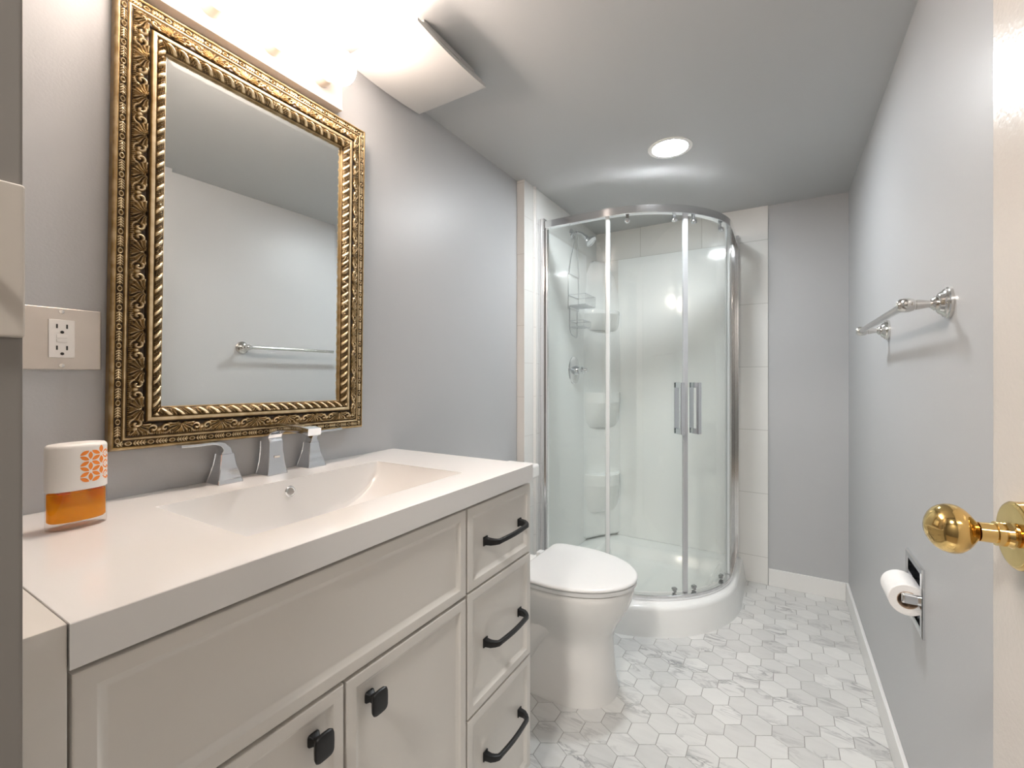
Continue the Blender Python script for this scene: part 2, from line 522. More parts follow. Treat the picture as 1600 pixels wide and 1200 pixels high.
fl['kind'] = 'structure'
# hallway beyond the doorway, behind the camera
bm = nb(); box(bm, -1.9, 1.5, -1.35, -0.02, -0.05, 0.0); struct('floor_hallway', bm, 'hallfloor')
bm = nb(); box(bm, -1.9, 1.5, -1.45, -1.35, 0, 2.3); struct('wall_hallway', bm, 'jamb')
bm = nb(); box(bm, -2.0, -1.9, -1.45, -0.02, 0, 2.3); struct('wall_hallway_left', bm, 'jamb')
bm = nb(); box(bm, 1.5, 1.6, -1.45, -0.02, 0, 2.3); struct('wall_hallway_right', bm, 'paint')
bm = nb(); box(bm, -1.9, 1.5, -1.35, -0.02, 2.3, 2.4); struct('ceiling_hallway', bm, 'ceil')
bm = nb(); box(bm, -1.9, L - 0.1, -0.02, 0.08, 0, 2.3); box(bm, RW + 0.1, 1.5, -0.02, 0.08, 0, 2.3); box(bm, L - 0.1, RW + 0.1, -0.02, 0.08, C + 0.08, 2.3)
struct('wall_hallway_front', bm, 'paint')
hl = bpy.data.lights.new('hall_fill', 'AREA'); hl.shape = 'DISK'; hl.size = 0.25  # added fill light without a fixture, brightens the room through the doorway
hl.energy = HALL_POW; hl.color = HALL_COL
ho = bpy.data.objects.new('hall_fill_light', hl); COL.objects.link(ho); ho.location = (-0.3, -0.75, 2.28)

# ================================================================== DOOR with brass knob (open against the right wall)
bm = nb(); box(bm, 0.203, 0.238, 0.03, 0.709, 0.008, 2.035, 0.002)
DOOR_ROT = (Vector((0.203, 0.709, 0)), R(4.3))
def swing(bm):
    bmesh.ops.rotate(bm, verts=bm.verts, cent=DOOR_ROT[0], matrix=Matrix.Rotation(DOOR_ROT[1], 3, 'Z'))
swing(bm)
door = struct('door_1', bm, 'doorpaint')
KY, KZ, DX = 0.6345, 0.985, 0.203
bm = nb()
lathe(bm, [(a_ * 0.89, r_ * 0.925) for a_, r_ in ((0.0, 0.0), (0.0008, 0.0062), (0.0025, 0.0112), (0.0055, 0.0168), (0.0095, 0.0215), (0.014, 0.0246), (0.0195, 0.0265), (0.025, 0.0270), (0.030, 0.0260), (0.035, 0.0230), (0.039, 0.0192), (0.0425, 0.0150), (0.0455, 0.0113), (0.0475, 0.0095), (0.0475, 0.0))],
      (DX - 0.0805, KY, KZ), (1, 0, 0), 48)
swing(bm)
kn = obj('doorknob', bm, 'brass', door, 60)
bm = nb()
lathe(bm, [(0, 0.0), (0, 0.0095), (0.012, 0.0098), (0.0123, 0.0118), (0.0190, 0.0118), (0.0193, 0.0108), (0.0230, 0.0120), (0.0245, 0.0140), (0.0245, 0)], (DX - 0.0382, KY, KZ), (1, 0, 0), 32)
swing(bm)
obj('knob_neck', bm, 'brass', kn)
bm = nb()
lathe(bm, [(0, 0), (0, 0.0290), (0.0006, 0.0312), (0.0022, 0.0328), (0.0145, 0.0338), (0.0145, 0)], (DX - 0.0142, KY, KZ), (1, 0, 0), 48)
swing(bm)
obj('rosette', bm, 'brass', kn)

# light switch on the doorway reveal
sw = thing('light_switch', 'cream light switch plate on the dark door reveal at left edge', 'light switch', (DOOR_X0, 0.066, 1.227))
bm = nb(); box(bm, DOOR_X0, DOOR_X0 + 0.0055, 0.030, 0.1008, 1.170, 1.284, 0.0025, 3)
obj('wall_plate', bm, 'cream', sw)
bm = nb(); box(bm, DOOR_X0 + 0.005, DOOR_X0 + 0.0065, 0.060, 0.072, 1.215, 1.239, 0.0005); box(bm, DOOR_X0 + 0.005, DOOR_X0 + 0.017, 0.062, 0.070, 1.227, 1.236, 0.001)
obj('toggle', bm, 'cream', sw)

# ================================================================== MIRROR (hangs slightly crooked, turned clockwise)
MX0, MY0, MZ0, MW, MH, LEAN, TILT, YAW = -1.090, 0.329, 1.0025, 0.581, 0.876, R(0.1), R(0.7), R(0.85)
mir = thing('wall_mirror', 'large rectangular mirror in an ornate antique gold frame above the sink', 'mirror', (MX0, MY0 + MW / 2, MZ0))
def mpos(a, b, n):
    a, b = a * math.cos(TILT) + b * math.sin(TILT), b * math.cos(TILT) - a * math.sin(TILT)
    return np.stack([MX0 + b * math.sin(LEAN) + n * math.cos(LEAN) + a * math.sin(YAW), MY0 + a * math.cos(YAW) - n * math.sin(YAW), MZ0 + b * math.cos(LEAN) - n * math.sin(LEAN)], -1)
FWD = 0.082
def sst(x, a, b):
    q = np.clip((x - a) / (b - a), 0, 1); return q * q * (3 - 2 * q)
def prof(wv):
    """plain moulding depth across the frame"""
    xs = [0.0, 0.0012, 0.004, 0.0062, 0.0075, 0.018, 0.0190, 0.0205, 0.0225, 0.0245, 0.026, 0.036, 0.047, 0.0505, 0.0520, 0.0540, 0.0550, 0.0610, 0.0622, 0.0635, 0.068, 0.0725, 0.0795, 0.0800, 0.0815, 0.082]
    hs = [0.016, 0.020, 0.022, 0.0215, 0.0195, 0.0195, 0.0195, 0.0225, 0.0225, 0.0205, 0.0205, 0.0255, 0.0295, 0.0285, 0.0255, 0.0290, 0.0315, 0.0315, 0.0295, 0.0295, 0.0315, 0.0300, 0.0215, 0.0195, 0.0190, 0.0130]
    return np.interp(wv, xs, hs)
def leaf(t, wv):
    q = (t / 0.036) % 1.0; v = (wv - 0.01275) / 0.00525
    a = np.abs(v)
    leafm = sst(q, 0.0, 0.05) * (1 - sst(q, 0.56, 0.62)) * (1 - sst(a, 0.75, 0.98))
    ch = 0.5 + 0.5 * np.sin(2 * PI * (q * 7.5 - a * 0.95))
    stem = np.exp(-(v / 0.16) ** 2)
    l = leafm * np.maximum(ch ** 0.8, stem * 0.9)
    rr = np.hypot((q - 0.81) / 0.15, v / 0.72)
    ring = np.exp(-((rr - 0.85) / 0.22) ** 2) + 0.5 * np.exp(-(rr / 0.3) ** 2)
    ring *= (q > 0.62)
    return np.clip(l + ring, 0, 1)
def outline(f, lv=0.42, wd=0.24, fill=0.30):
    # raised rim round each lobe, hollow inside
    return np.clip(np.exp(-((f - lv) / wd) ** 2) + fill * sst(f, lv, 1.0), 0, 1)
def acan(t, wv):
    q = (t / 0.076) % 1.0; v = (wv - 0.026) / 0.0245
    qq = (q - 0.5) * 3.1
    # palmette of fronds opening from the inner edge at q = 0.5
    ang = np.arctan2(qq, 1.05 - v); rad = np.hypot(qq, 1.05 - v)
    lob = 0.5 + 0.5 * np.cos(ang * 11.0 + 1.2 * np.sin(rad * 5) * np.sign(qq))
    m1 = (1 - sst(rad + 0.12 * lob, 0.98, 1.10)) * sst(rad, 0.10, 0.30)
    h1 = outline(lob) * m1
    # two scrolls curling in on either side of the boss at q = 0
    q0 = np.where(q > 0.5, q - 1, q) * 3.1
    sx = np.abs(q0) - 0.42
    r2 = np.hypot(sx, (v - 0.52) * 1.05); a2 = np.arctan2(v - 0.52, sx)
    spi = 0.5 + 0.5 * np.cos(a2 + r2 * 17)
    m2 = (1 - sst(r2, 0.40, 0.52)) * (1 - 0.8 * m1)
    h2 = spi ** 1.4 * m2
    # short leaf tips along the outer edge
    tip = 0.5 + 0.5 * np.cos(2 * PI * t / 0.0076 + 4 * v)
    h3 = outline(tip) * (1 - sst(v, 0.20, 0.36)) * (1 - m1)
    boss = np.exp(-((q0 / 0.15) ** 2 + ((v - 0.45) / 0.16) ** 2))
    hv = np.maximum(np.maximum(h1, h2), np.maximum(h3 * 0.8, boss))
    return np.clip(hv, 0, 1) * sst(v, 0.0, 0.05) * (1 - sst(v, 0.96, 1.0))
def rope(t, wv):
    v = (wv - 0.0635) / 0.016
    ph = (t / 0.0225 + 0.70 * v) % 1.0
    big = np.sin(PI * np.clip(ph / 0.46, 0, 1)) ** 0.7
    s1 = np.sin(PI * np.clip((ph - 0.50) / 0.22, 0, 1)); s2 = np.sin(PI * np.clip((ph - 0.76) / 0.22, 0, 1))
    end = sst(v, 0.0, 0.10) * (1 - sst(v, 0.88, 1.0))
    hv = np.where(ph < 0.48, big, 0.9 * np.maximum(outline(s1, 0.35, 0.22, 0.12) * (s1 > 0), outline(s2, 0.35, 0.22, 0.12) * (s2 > 0)) * end)
    return np.clip(hv * (0.25 + 0.75 * end), 0, 1)
def frame_band(name, w0, w1, nw, fn, amp, parent, gl=None, dt=0.0011):
    V, F, G = [], [], []
    base = 0
    for side in range(4):
        Ls = MW if side % 2 == 0 else MH
        nt_ = int(Ls / dt) if fn is not None else 4
        ww = np.linspace(w0, w1, nw)
        uu = np.linspace(0, 1, nt_ + 1)
        Wg, U = np.meshgrid(ww, uu)
        t = Wg + U * (Ls - 2 * Wg)
        hb = prof(Wg)
        if fn is not None:
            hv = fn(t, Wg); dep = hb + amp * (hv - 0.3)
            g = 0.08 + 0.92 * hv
        else:
            dep = hb; g = np.full_like(hb, 0.5) if gl is None else gl(Wg)
        if side == 0: a, b = t, Wg
        elif side == 1: a, b = MW - Wg, t
        elif side == 2: a, b = MW - t, MH - Wg
        else: a, b = Wg, MH - t
        P = mpos(a, b, dep).reshape(-1, 3)
        V.append(P); G.append(g.reshape(-1))
        idx = base + np.arange((nt_ + 1) * nw).reshape(nt_ + 1, nw)
        q = np.stack([idx[:-1, :-1], idx[1:, :-1], idx[1:, 1:], idx[:-1, 1:]], -1).reshape(-1, 4)
        F.append(q); base += len(P)
    V = np.concatenate(V); F = np.concatenate(F); G = np.concatenate(G)
    me = bpy.data.meshes.new(name)
    me.from_pydata(V.tolist(), [], F.tolist())
    at = me.attributes.new('gild', 'FLOAT', 'POINT'); at.data.foreach_set('value', G.astype(np.float32))
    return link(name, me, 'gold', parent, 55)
# plain body: outer side, back and fillets
bm = nb()
def ringpts(wv, n):
    return [Vector(mpos(np.array(a), np.array(b), np.array(n))) for a, b in ((wv, wv), (MW - wv, wv), (MW - wv, MH - wv), (wv, MH - wv))]
loft(bm, [ringpts(0.079, 0.0125), ringpts(0.079, 0.0), ringpts(0.0, 0.0), ringpts(0.0, 0.0160)], cap=False)
me = bpy.data.meshes.new('frame'); bm.to_mesh(me); bm.free()
at = me.attributes.new('gild', 'FLOAT', 'POINT'); at.data.foreach_set('value', [0.36] * len(me.vertices))
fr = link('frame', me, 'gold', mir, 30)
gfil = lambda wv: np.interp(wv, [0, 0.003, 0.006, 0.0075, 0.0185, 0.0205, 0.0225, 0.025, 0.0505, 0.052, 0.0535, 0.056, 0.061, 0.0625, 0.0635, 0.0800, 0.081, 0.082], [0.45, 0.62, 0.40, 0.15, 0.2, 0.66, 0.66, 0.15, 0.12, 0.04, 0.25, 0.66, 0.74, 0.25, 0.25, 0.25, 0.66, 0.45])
for w0, w1 in ((0.0, 0.0075), (0.018, 0.026), (0.0505, 0.0635), (0.0795, 0.082)):
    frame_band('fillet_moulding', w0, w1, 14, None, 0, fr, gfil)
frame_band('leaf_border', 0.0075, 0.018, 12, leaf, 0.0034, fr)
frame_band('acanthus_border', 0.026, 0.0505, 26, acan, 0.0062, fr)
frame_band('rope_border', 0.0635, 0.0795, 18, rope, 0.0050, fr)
# bevelled glass
def ring2(wv, n): return ringpts(wv, n)
bm = nb()
vr = loft(bm, [ring2(0.0805, 0.0125), ring2(0.0805, 0.0140), ring2(0.0960, 0.0148)], cap=False)
bm.faces.new(vr[-1])
obj('mirror_glass', bm, 'mirror', mir, 0.2)

# ================================================================== VANITY LIGHT BAR
vl = thing('vanity_light', 'white enamel light bar with round globe bulbs above the gold mirror', 'wall lamp', (L, 0.567, 1.95))
bm = nb(); box(bm, L, L + 0.030, 0.290, 0.845, 1.897, 2.002, 0.003)
obj('back_plate', bm, 'lampwhite', vl)
for y in (0.772, 0.636, 0.500, 0.364):
    bm = nb()
    lathe(bm, [(0, 0), (0, 0.0245), (0.018, 0.0235), (0.030, 0.0215), (0.031, 0.019), (0.028, 0.017), (0.028, 0)], (L + 0.0298, y, 1.951), (1, 0, 0), 28)
    obj('lamp_socket', bm, 'lampwhite', vl)
    bm = nb()
    pr = [(0.026, 0.0), (0.026, 0.0150), (0.034, 0.0160), (0.040, 0.0195)]
    r0 = 0.0425; c0 = 0.040 + math.sqrt(r0 ** 2 - 0.0195 ** 2)
    a0 = PI - math.asin(0.0195 / r0)
    for k in range(1, 17):
        a = a0 * (1 - k / 16)
        pr.append((c0 + r0 * math.cos(a), r0 * math.sin(a)))
    lathe(bm, pr, (L + 0.0298, y, 1.951), (1, 0, 0), 32)
    obj('globe_bulb', bm, 'bulb', vl, 60)

# ================================================================== CEILING EXHAUST FAN
ef = thing('exhaust_fan', 'square white ceiling exhaust fan with curved cover beside the light bar', 'exhaust fan', (-0.925, 1.02, C))
bm = nb(); box(bm, -1.040, -0.812, 0.900, 1.130, C - 0.034, C, 0.003)
box(bm, -1.052, -0.797, 0.876, 1.148, C - 0.0325, C - 0.026, 0.002)
obj('housing', bm, 'fanwhite', ef)
bm = nb()
FX0, FX1, FY0, FY1 = -1.066, -0.790, 0.852, 1.158
rings = []
nseg = 16
top, bot = [], []
for i in range(nseg + 1):
    y = FY0 + (FY1 - FY0) * i / nseg
    s = 1 - (2 * i / nseg - 1) ** 2
    bot.append((y, C - 0.046 - 0.008 * s)); top.append((y, C - 0.037 - 0.006 * s))
loop = bot + top[::-1]
loft(bm, [[(FX0, y, z) for y, z in loop], [(FX1, y, z) for y, z in loop]])
obj('cover', bm, 'fanwhite', ef, 40)
bm = nb(); lathe(bm, [(0, 0), (0, 0.004), (0.002, 0.004), (0.002, 0)], (-0.8125, 1.06, C - 0.014), (1, 0, 0), 12)
obj('screw', bm, 'slot', ef)

# ================================================================== RECESSED CEILING DOWNLIGHT
dl = thing('recessed_downlight', 'round recessed ceiling light with white rim in front of the shower', 'ceiling light', (-0.395, 1.928, C))
bm = nb()
lathe(bm, [(0, 0.0875), (0.002, 0.0875), (0.003, 0.0860), (0.0032, 0.0705), (0.0, 0.0700)], (-0.395, 1.928, C), (0, 0, -1), 48, cap=False)
obj('trim_ring', bm, 'plastic', dl)
bm = nb()
lathe(bm, [(-0.0, 0.0695), (0.0008, 0.0690), (0.0008, 0.0)], (-0.395, 1.928, C - 0.0003), (0, 0, -1), 48)
obj('lens', bm, 'lens', dl)

# ================================================================== OUTLET
ol = thing('wall_outlet', 'white duplex outlet in a worn square steel plate left of the mirror', 'electrical outlet', (L, 0.271, 1.2095))
bm = nb(); box(bm, L, L + 0.005, 0.214, 0.3255, 1.155, 1.264, 0.0035, 3)
obj('cover_plate', bm, 'steel', ol)
bm = nb(); box(bm, L + 0.004, L + 0.0075, 0.254, 0.288, 1.176, 1.243, 0.0012)
rc = obj('receptacle', bm, 'plastic', ol)
for zc_ in (1.2285, 1.1905):
    bm = nb()
    for dy in (-0.0065, 0.0065):
        box(bm, L + 0.0070, L + 0.0078, 0.271 + dy - 0.0011, 0.271 + dy + 0.0011, zc_ - 0.001, zc_ + 0.0065)
    lathe(bm, [(0, 0.0), (0, 0.0026), (0.0008, 0.0026), (0.0008, 0)], (L + 0.0070, 0.2712, zc_ - 0.0075), (1, 0, 0), 14)
    obj('socket_slots', bm, 'slot', rc)
for zc_ in (1.2135, 1.2060):
    bm = nb(); box(bm, L + 0.0070, L + 0.0085, 0.264, 0.278, zc_ - 0.003, zc_ + 0.003, 0.0006); obj('button', bm, 'plastic', rc)
for zc_ in (1.2575, 1.1620):
    bm = nb(); lathe(bm, [(0, 0), (0, 0.0042), (0.0012, 0.0036), (0.0018, 0.0)], (L + 0.0045, 0.271, zc_), (1, 0, 0), 18)
    obj('screw', bm, 'nickel', ol)

# ================================================================== VANITY
CF = -0.5815                      # door / drawer front plane
cab = thing('vanity_cabinet', 'off white bathroom vanity cabinet with black handles under the sink', 'vanity cabinet', (-0.84, 0.608, 0))
KICK = 0.09
ctop = ZC - 0.0445
bm = nb()
box(bm, L + 0.002, CF - 0.019, VY0, VY0 + 0.018, KICK, ctop)
box(bm, L + 0.002, CF - 0.019, VY1 - 0.018, VY1, 0, ctop)
box(bm, L + 0.002, CF - 0.019, VY0, VY1 - 0.018, KICK, KICK + 0.018)
box(bm, L + 0.002, L + 0.010, VY0, VY1 - 0.018, KICK, ctop)
box(bm, CF - 0.075, CF - 0.065, VY0, VY1 - 0.018, 0, KICK)
box(bm, CF - 0.037, CF - 0.019, 0.774, 0.792, KICK, ctop)
obj('carcass', bm, 'cabinet', cab)
bm = nb()
box(bm, CF - 0.0205, CF - 0.0195, VY0 + 0.018, VY1 - 0.018, KICK + 0.018, ctop - 0.0005)  # thin dark sheet behind the fronts, stands in for shade in the gaps
obj('gap_shade', bm, 'dark', cab)

def front_panel(y0, y1, z0, z1, fw=0.0215, dep=0.0065, th=0.018):
    bm = nb()
    def lp(i, x): return [(x, y0 + i, z0 + i), (x, y1 - i, z0 + i), (x, y1 - i, z1 - i), (x, y0 + i, z1 - i)]
    vr = loft(bm, [lp(0, CF - th), lp(0, CF - 0.003), lp(0.0010, CF - 0.0010), lp(0.003, CF), lp(fw - 0.003, CF), lp(fw - 0.0015, CF - 0.0010), lp(fw + 0.0055, CF - dep), lp(fw + 0.009, CF - dep - 0.0003)], cap=False)
    bm.faces.new(vr[0][::-1]); bm.faces.new(vr[-1])
    return bm
def handle(parent, y0, y1, z, xs=CF - 0.0065):
    bm = nb()
    pts, sz = [], []
    n = 28
    for i in range(n + 1):
        s = i / n
        y = y0 + (y1 - y0) * s
        e = min(s, 1 - s)
        rise = 0.031 * min(1, (e / 0.11)) ** 0.55 if e < 0.11 else 0.031 + 0.004 * math.sin(PI * (s - 0.11) / 0.78)
        pts.append((xs + rise, y + (0.004 if s < .5 else -0.004) * max(0, 1 - e / 0.05), z))
        k = max(0, 1 - e / 0.16)
        sz.append((0.0105 + 0.0075 * k ** 1.5, 0.0085 + 0.0065 * k ** 1.5))
    pts[0] = (xs, y0 + 0.006, z); pts[-1] = (xs, y1 - 0.006, z)
    ribbon(bm, pts, (0, 0, 1), sz)
    box(bm, xs, xs + 0.003, y0 - 0.002, y0 + 0.015, z - 0.0105, z + 0.0105, 0.001)
    box(bm, xs, xs + 0.003, y1 - 0.015, y1 + 0.002, z - 0.0105, z + 0.0105, 0.001)
    return obj('handle', bm, 'black', parent)
fp = obj('false_front', front_panel(VY0 + 0.003, 0.7785, 0.671, 0.8562), 'cabinet', cab)
for z0, z1, hz in ((0.674, 0.8562, 0.764), (0.398, 0.670, 0.530), (KICK + 0.004, 0.394, 0.268)):
    d = obj('drawer', front_panel(0.7835, VY1 - 0.001, z0, z1), 'cabinet', cab)
    handle(d, 0.852, 1.022, hz)
for y0, y1, ky in ((VY0 + 0.003, 0.4635, 0.414), (0.4675, 0.7785, 0.518)):
    d = obj('cabinet_door', front_panel(y0, y1, KICK + 0.004, 0.6655), 'cabinet', cab)
    bm = nb()
    z = 0.612; xs = CF - 0.0065
    rings = []
    for dx, hw_, hh_ in ((0, 0.0095, 0.0095), (0.002, 0.0095, 0.0095), (0.008, 0.006, 0.006), (0.016, 0.0065, 0.0075), (0.020, 0.011, 0.0135), (0.0225, 0.0150, 0.0185), (0.0265, 0.0160, 0.0195), (0.0285, 0.0150, 0.0185), (0.0298, 0.009, 0.011)):
        ring = []
        for k in range(20):
            a = 2 * PI * k / 20
            cx, cy = math.cos(a), math.sin(a)
            ring.append((xs + dx, ky + hw_ * math.copysign(abs(cx) ** 0.45, cx), z + hh_ * math.copysign(abs(cy) ** 0.45, cy)))
        rings.append(ring)
    loft(bm, rings)
    obj('knob', bm, 'black', d)

# filler strip between the vanity and the doorway wall
bm = nb(); box(bm, L + 0.002, CF + 0.004, FW_Y1 + 0.0005, VY0 - 0.0004, 0, ZC - 0.0005, 0.002)
tag(obj('filler_panel', bm, 'cabinet'), 'narrow off white filler panel between the vanity and dark doorway', 'panel')

# ------------------------------------------------------------------ sink top with moulded trough basin
st = thing('sink_countertop', 'glossy white sink top with integrated trough basin on the vanity', 'sink', (-0.84, 0.608, ctop))
bm = nb()
BX0, BX1, BY0, BY1, BD = -0.966, -0.668, 0.362, 0.880, 0.108
xs = [L + 0.001, L + 0.03, -1.02, -0.985, BX0]
xs += [BX0 + d for d in (0.001, 0.003, 0.006, 0.009, 0.012, 0.016, 0.022, 0.03)]
xs += list(np.linspace(BX0 + 0.05, BX1 - 0.05, 8))
xs += [BX1 - d for d in (0.034, 0.024, 0.016, 0.011, 0.007, 0.003, 0.001)]
xs += [BX1, -0.64, -0.61, XF - 0.003]
ys = [VY0 + 0.002, 0.22, 0.30] + [BY0 + (BY1 - BY0) * (0.5 - 0.5 * math.cos(PI * i / 56)) for i in range(57)] + [0.93, 1.0, VY1 - 0.002]
def bdepth(x, y):
    if not (BX0 < x < BX1 and BY0 < y < BY1): return 0
    tt = abs((y - (BY0 + BY1) / 2) / ((BY1 - BY0) / 2))
    d = BD * (1 - tt ** 3) ** 0.72
    a, b_ = (x - BX0), (BX1 - x)
    def wall(e, k):       # steep wall with a fillet at the foot
        if e >= k: return 1.0
        q = e / k
        return (1 - (1 - q) ** 3.0)
    return d * wall(a, 0.030) * wall(b_, 0.040) 
grid = [[bm.verts.new((x, y, ZC - bdepth(x, y))) for y in ys] for x in xs]
for i in range(len(xs) - 1):
    for j in range(len(ys) - 1):
        bm.faces.new((grid[i][j], grid[i + 1][j], grid[i + 1][j + 1], grid[i][j + 1]))
# sides, softened top edge, underside with an opening where the bowl hangs through
per = [(i, 0) for i in range(len(xs))] + [(len(xs) - 1, j) for j in range(1, len(ys))] + [(i, len(ys) - 1) for i in range(len(xs) - 2, -1, -1)] + [(0, j) for j in range(len(ys) - 2, 0, -1)]
def outp(p, d, z):
    x, y = xs[p[0]], ys[p[1]]
    if p[0] == len(xs) - 1: x = XF - 0.003 + d
    if p[1] == 0: y = VY0 + 0.002 - d * 0.6
    if p[1] == len(ys) - 1: y = VY1 - 0.002 + d * 0.6
    return (x, y, z)
prev = [grid[i][j] for i, j in per]
for d, z in ((0.0022, ZC - 0.0003), (0.003, ZC - 0.0011), (0.003, ctop)):
    cur = [bm.verts.new(outp(p, d, z)) for p in per]
    for k in range(len(per)):
        q = (k + 1) % len(per)
        bm.faces.new((prev[k], prev[q], cur[q], cur[k]))
    prev = cur
ins = [bm.verts.new((min(max(v.co.x, BX0 - 0.02), BX1 + 0.02), min(max(v.co.y, BY0 - 0.02), BY1 + 0.02), ctop)) for v in prev]
for k in range(len(per)):
    q = (k + 1) % len(per)
    try: bm.faces.new((prev[k], prev[q], ins[q], ins[k]))
    except ValueError: pass
bmesh.ops.remove_doubles(bm, verts=bm.verts, dist=1e-5)
obj('countertop', bm, 'resin', st, 17)
bm = nb()
lathe(bm, [(-0.003, 0.0075), (0.002, 0.0075), (0.003, 0.0085), (0.003, 0.0105), (0.001, 0.0125), (-0.004, 0.0125)], (BX0 + 0.0035, 0.619, 0.8815), (1, 0, 0.18), 28, cap=False)
obj('overflow_ring', bm, 'chrome', st)
bm = nb(); lathe(bm, [(0, 0), (0, 0.0076), (0.001, 0.0076), (0.001, 0)], (BX0 + 0.0035, 0.619, 0.8815), (1, 0, 0.18), 20)
obj('overflow_mesh', bm, 'mesh', st)
bm = nb(); lathe(bm, [(0, 0), (0, 0.030), (0.003, 0.029), (0.004, 0.022), (0.003, 0.018), (0.006, 0.016), (0.007, 0)], (-0.815, 0.621, ZC - BD - 0.001), (0, 0, 1), 28)
obj('drain', bm, 'chrome', st)

# ------------------------------------------------------------------ widespread faucet
fa = thing('faucet', 'chrome widespread faucet with flared square bodies behind the basin', 'faucet', (-1.06, 0.634, ZC))
def flare(bm, cx, cy, z0, prof_):
    rings = []
    for z, hx, hy in prof_:
        c = 0.0012
        r_ = []
        for sx, sy in ((1, 1), (-1, 1), (-1, -1), (1, -1)):
            r_ += [(cx + sx * hx - (sx * c if (sx * sy) > 0 else 0), cy + sy * hy - (sy * c if (sx * sy) < 0 else 0), z0 + z), (cx + sx * hx - (sx * c if (sx * sy) < 0 else 0), cy + sy * hy - (sy * c if (sx * sy) > 0 else 0), z0 + z)]
        rings.append(r_)
    loft(bm, rings)
for cy, sgn in ((0.527, -1), (0.741, 1)):
    bm = nb()
    flare(bm, -1.060, cy, ZC, [(0, 0.0262, 0.0262), (0.003, 0.0262, 0.0262), (0.012, 0.0238, 0.0238), (0.025, 0.0205, 0.0205), (0.040, 0.0172, 0.0172), (0.055, 0.0150, 0.0150), (0.0640, 0.0142, 0.0142)])
    hb = obj('handle', bm, 'chrome', fa, 25)
    bm = nb()
    zt = ZC + 0.0645
    pts = spline([(-1.060, cy + 0.001 * sgn, zt), (-1.060, cy + 0.0015 * sgn, zt + 0.010), (-1.060, cy + 0.010 * sgn, zt + 0.0205), (-1.060, cy + 0.028 * sgn, zt + 0.0255), (-1.060, cy + 0.058 * sgn, zt + 0.0255), (-1.060, cy + 0.088 * sgn, zt + 0.0265)], 6)
    n = len(pts)
    sz = [(0.027 - 0.006 * (i / n), 0.026 - 0.0205 * min(1, (i / n) / 0.55) ** 0.7) for i in range(n)]
    ribbon(bm, pts, (1, 0, 0), sz, 0.12)
    obj('lever', bm, 'chrome', hb, 40)
bm = nb()
flare(bm, -1.060, 0.634, ZC, [(0, 0.0255, 0.0255), (0.003, 0.0255, 0.0255), (0.012, 0.0238, 0.0232), (0.03, 0.0215, 0.0205), (0.055, 0.0198, 0.0185), (0.080, 0.0192, 0.0178)])
sp = obj('spout_body', bm, 'chrome', fa, 25)
bm = nb()
pts = spline([(-1.060, 0.634, ZC + 0.080), (-1.059, 0.634, ZC + 0.093), (-1.045, 0.634, ZC + 0.108), (-1.015, 0.634, ZC + 0.1155), (-0.97, 0.634, ZC + 0.1165), (-0.925, 0.634, ZC + 0.1145), (-0.895, 0.634, ZC + 0.111)], 6)
n = len(pts)
sz = [(0.0356 - 0.003 * (i / n), 0.038 - 0.022 * min(1, (i / n) / 0.6) ** 0.8) for i in range(n)]
ribbon(bm, pts, (0, 1, 0), sz, 0.12)
obj('spout', bm, 'chrome', sp, 40)
bm = nb(); box(bm, -1.0405, -1.0385, 0.628, 0.642, ZC + 0.040, ZC + 0.046, 0.0008)
obj('maker_badge', bm, 'nickel', sp)

# ================================================================== AIR FRESHENER
af = thing('air_freshener', 'small oval air freshener with orange oil and pierced white cover on the sink top', 'air freshener', (-0.947, 0.252, ZC))
AX, AY, ARot = -0.947, 0.2525, R(4)
def oval(rx, ry, z, n=40, ex=2.3):
    out = []
    for k in range(n):
        a = 2 * PI * k / n
        px = rx * math.copysign(abs(math.cos(a)) ** (2 / ex), math.cos(a)); py = ry * math.copysign(abs(math.sin(a)) ** (2 / ex), math.sin(a))
        out.append((AX + px * math.cos(ARot) - py * math.sin(ARot), AY + px * math.sin(ARot) + py * math.cos(ARot), z))
    return out
RX, RY = 0.0235, 0.0365
bm = nb()
loft(bm, [oval(RX - 0.003, RY - 0.003, ZC), oval(RX - 0.001, RY - 0.001, ZC + 0.001), oval(RX - 0.0005, RY - 0.0005, ZC + 0.006), oval(RX - 0.0005, RY - 0.0005, ZC + 0.058), oval(RX - 0.003, RY - 0.003, ZC + 0.060)])
gb = obj('glass_bottle', bm, 'clear', af, 50)
bm = nb()
loft(bm, [oval(RX - 0.004, RY - 0.004, ZC + 0.0115), oval(RX - 0.0022, RY - 0.0022, ZC + 0.0135), oval(RX - 0.0022, RY - 0.0022, ZC + 0.055)])
obj('scented_oil', bm, 'oil', gb, 50)
for dy in (-0.018, 0.022):
    bm = nb()
    box(bm, AX - 0.008, AX + RX * 0.86 - 0.0005 - (0.004 if dy < 0 else 0.008), AY + dy - 0.007, AY + dy + 0.007, ZC + 0.041, ZC + 0.058, 0.001)
    obj('wick', bm, 'wick', gb)
bm = nb()
loft(bm, [oval(RX - 0.0008, RY - 0.0008, ZC + 0.0590), oval(RX, RY, ZC + 0.060), oval(RX, RY, ZC + 0.124), oval(RX - 0.0006, RY - 0.0006, ZC + 0.127), oval(RX - 0.003, RY - 0.003, ZC + 0.1295), oval(RX - 0.008, RY - 0.010, ZC + 0.1305)])
cv = obj('cover', bm, 'plastic', af, 50)
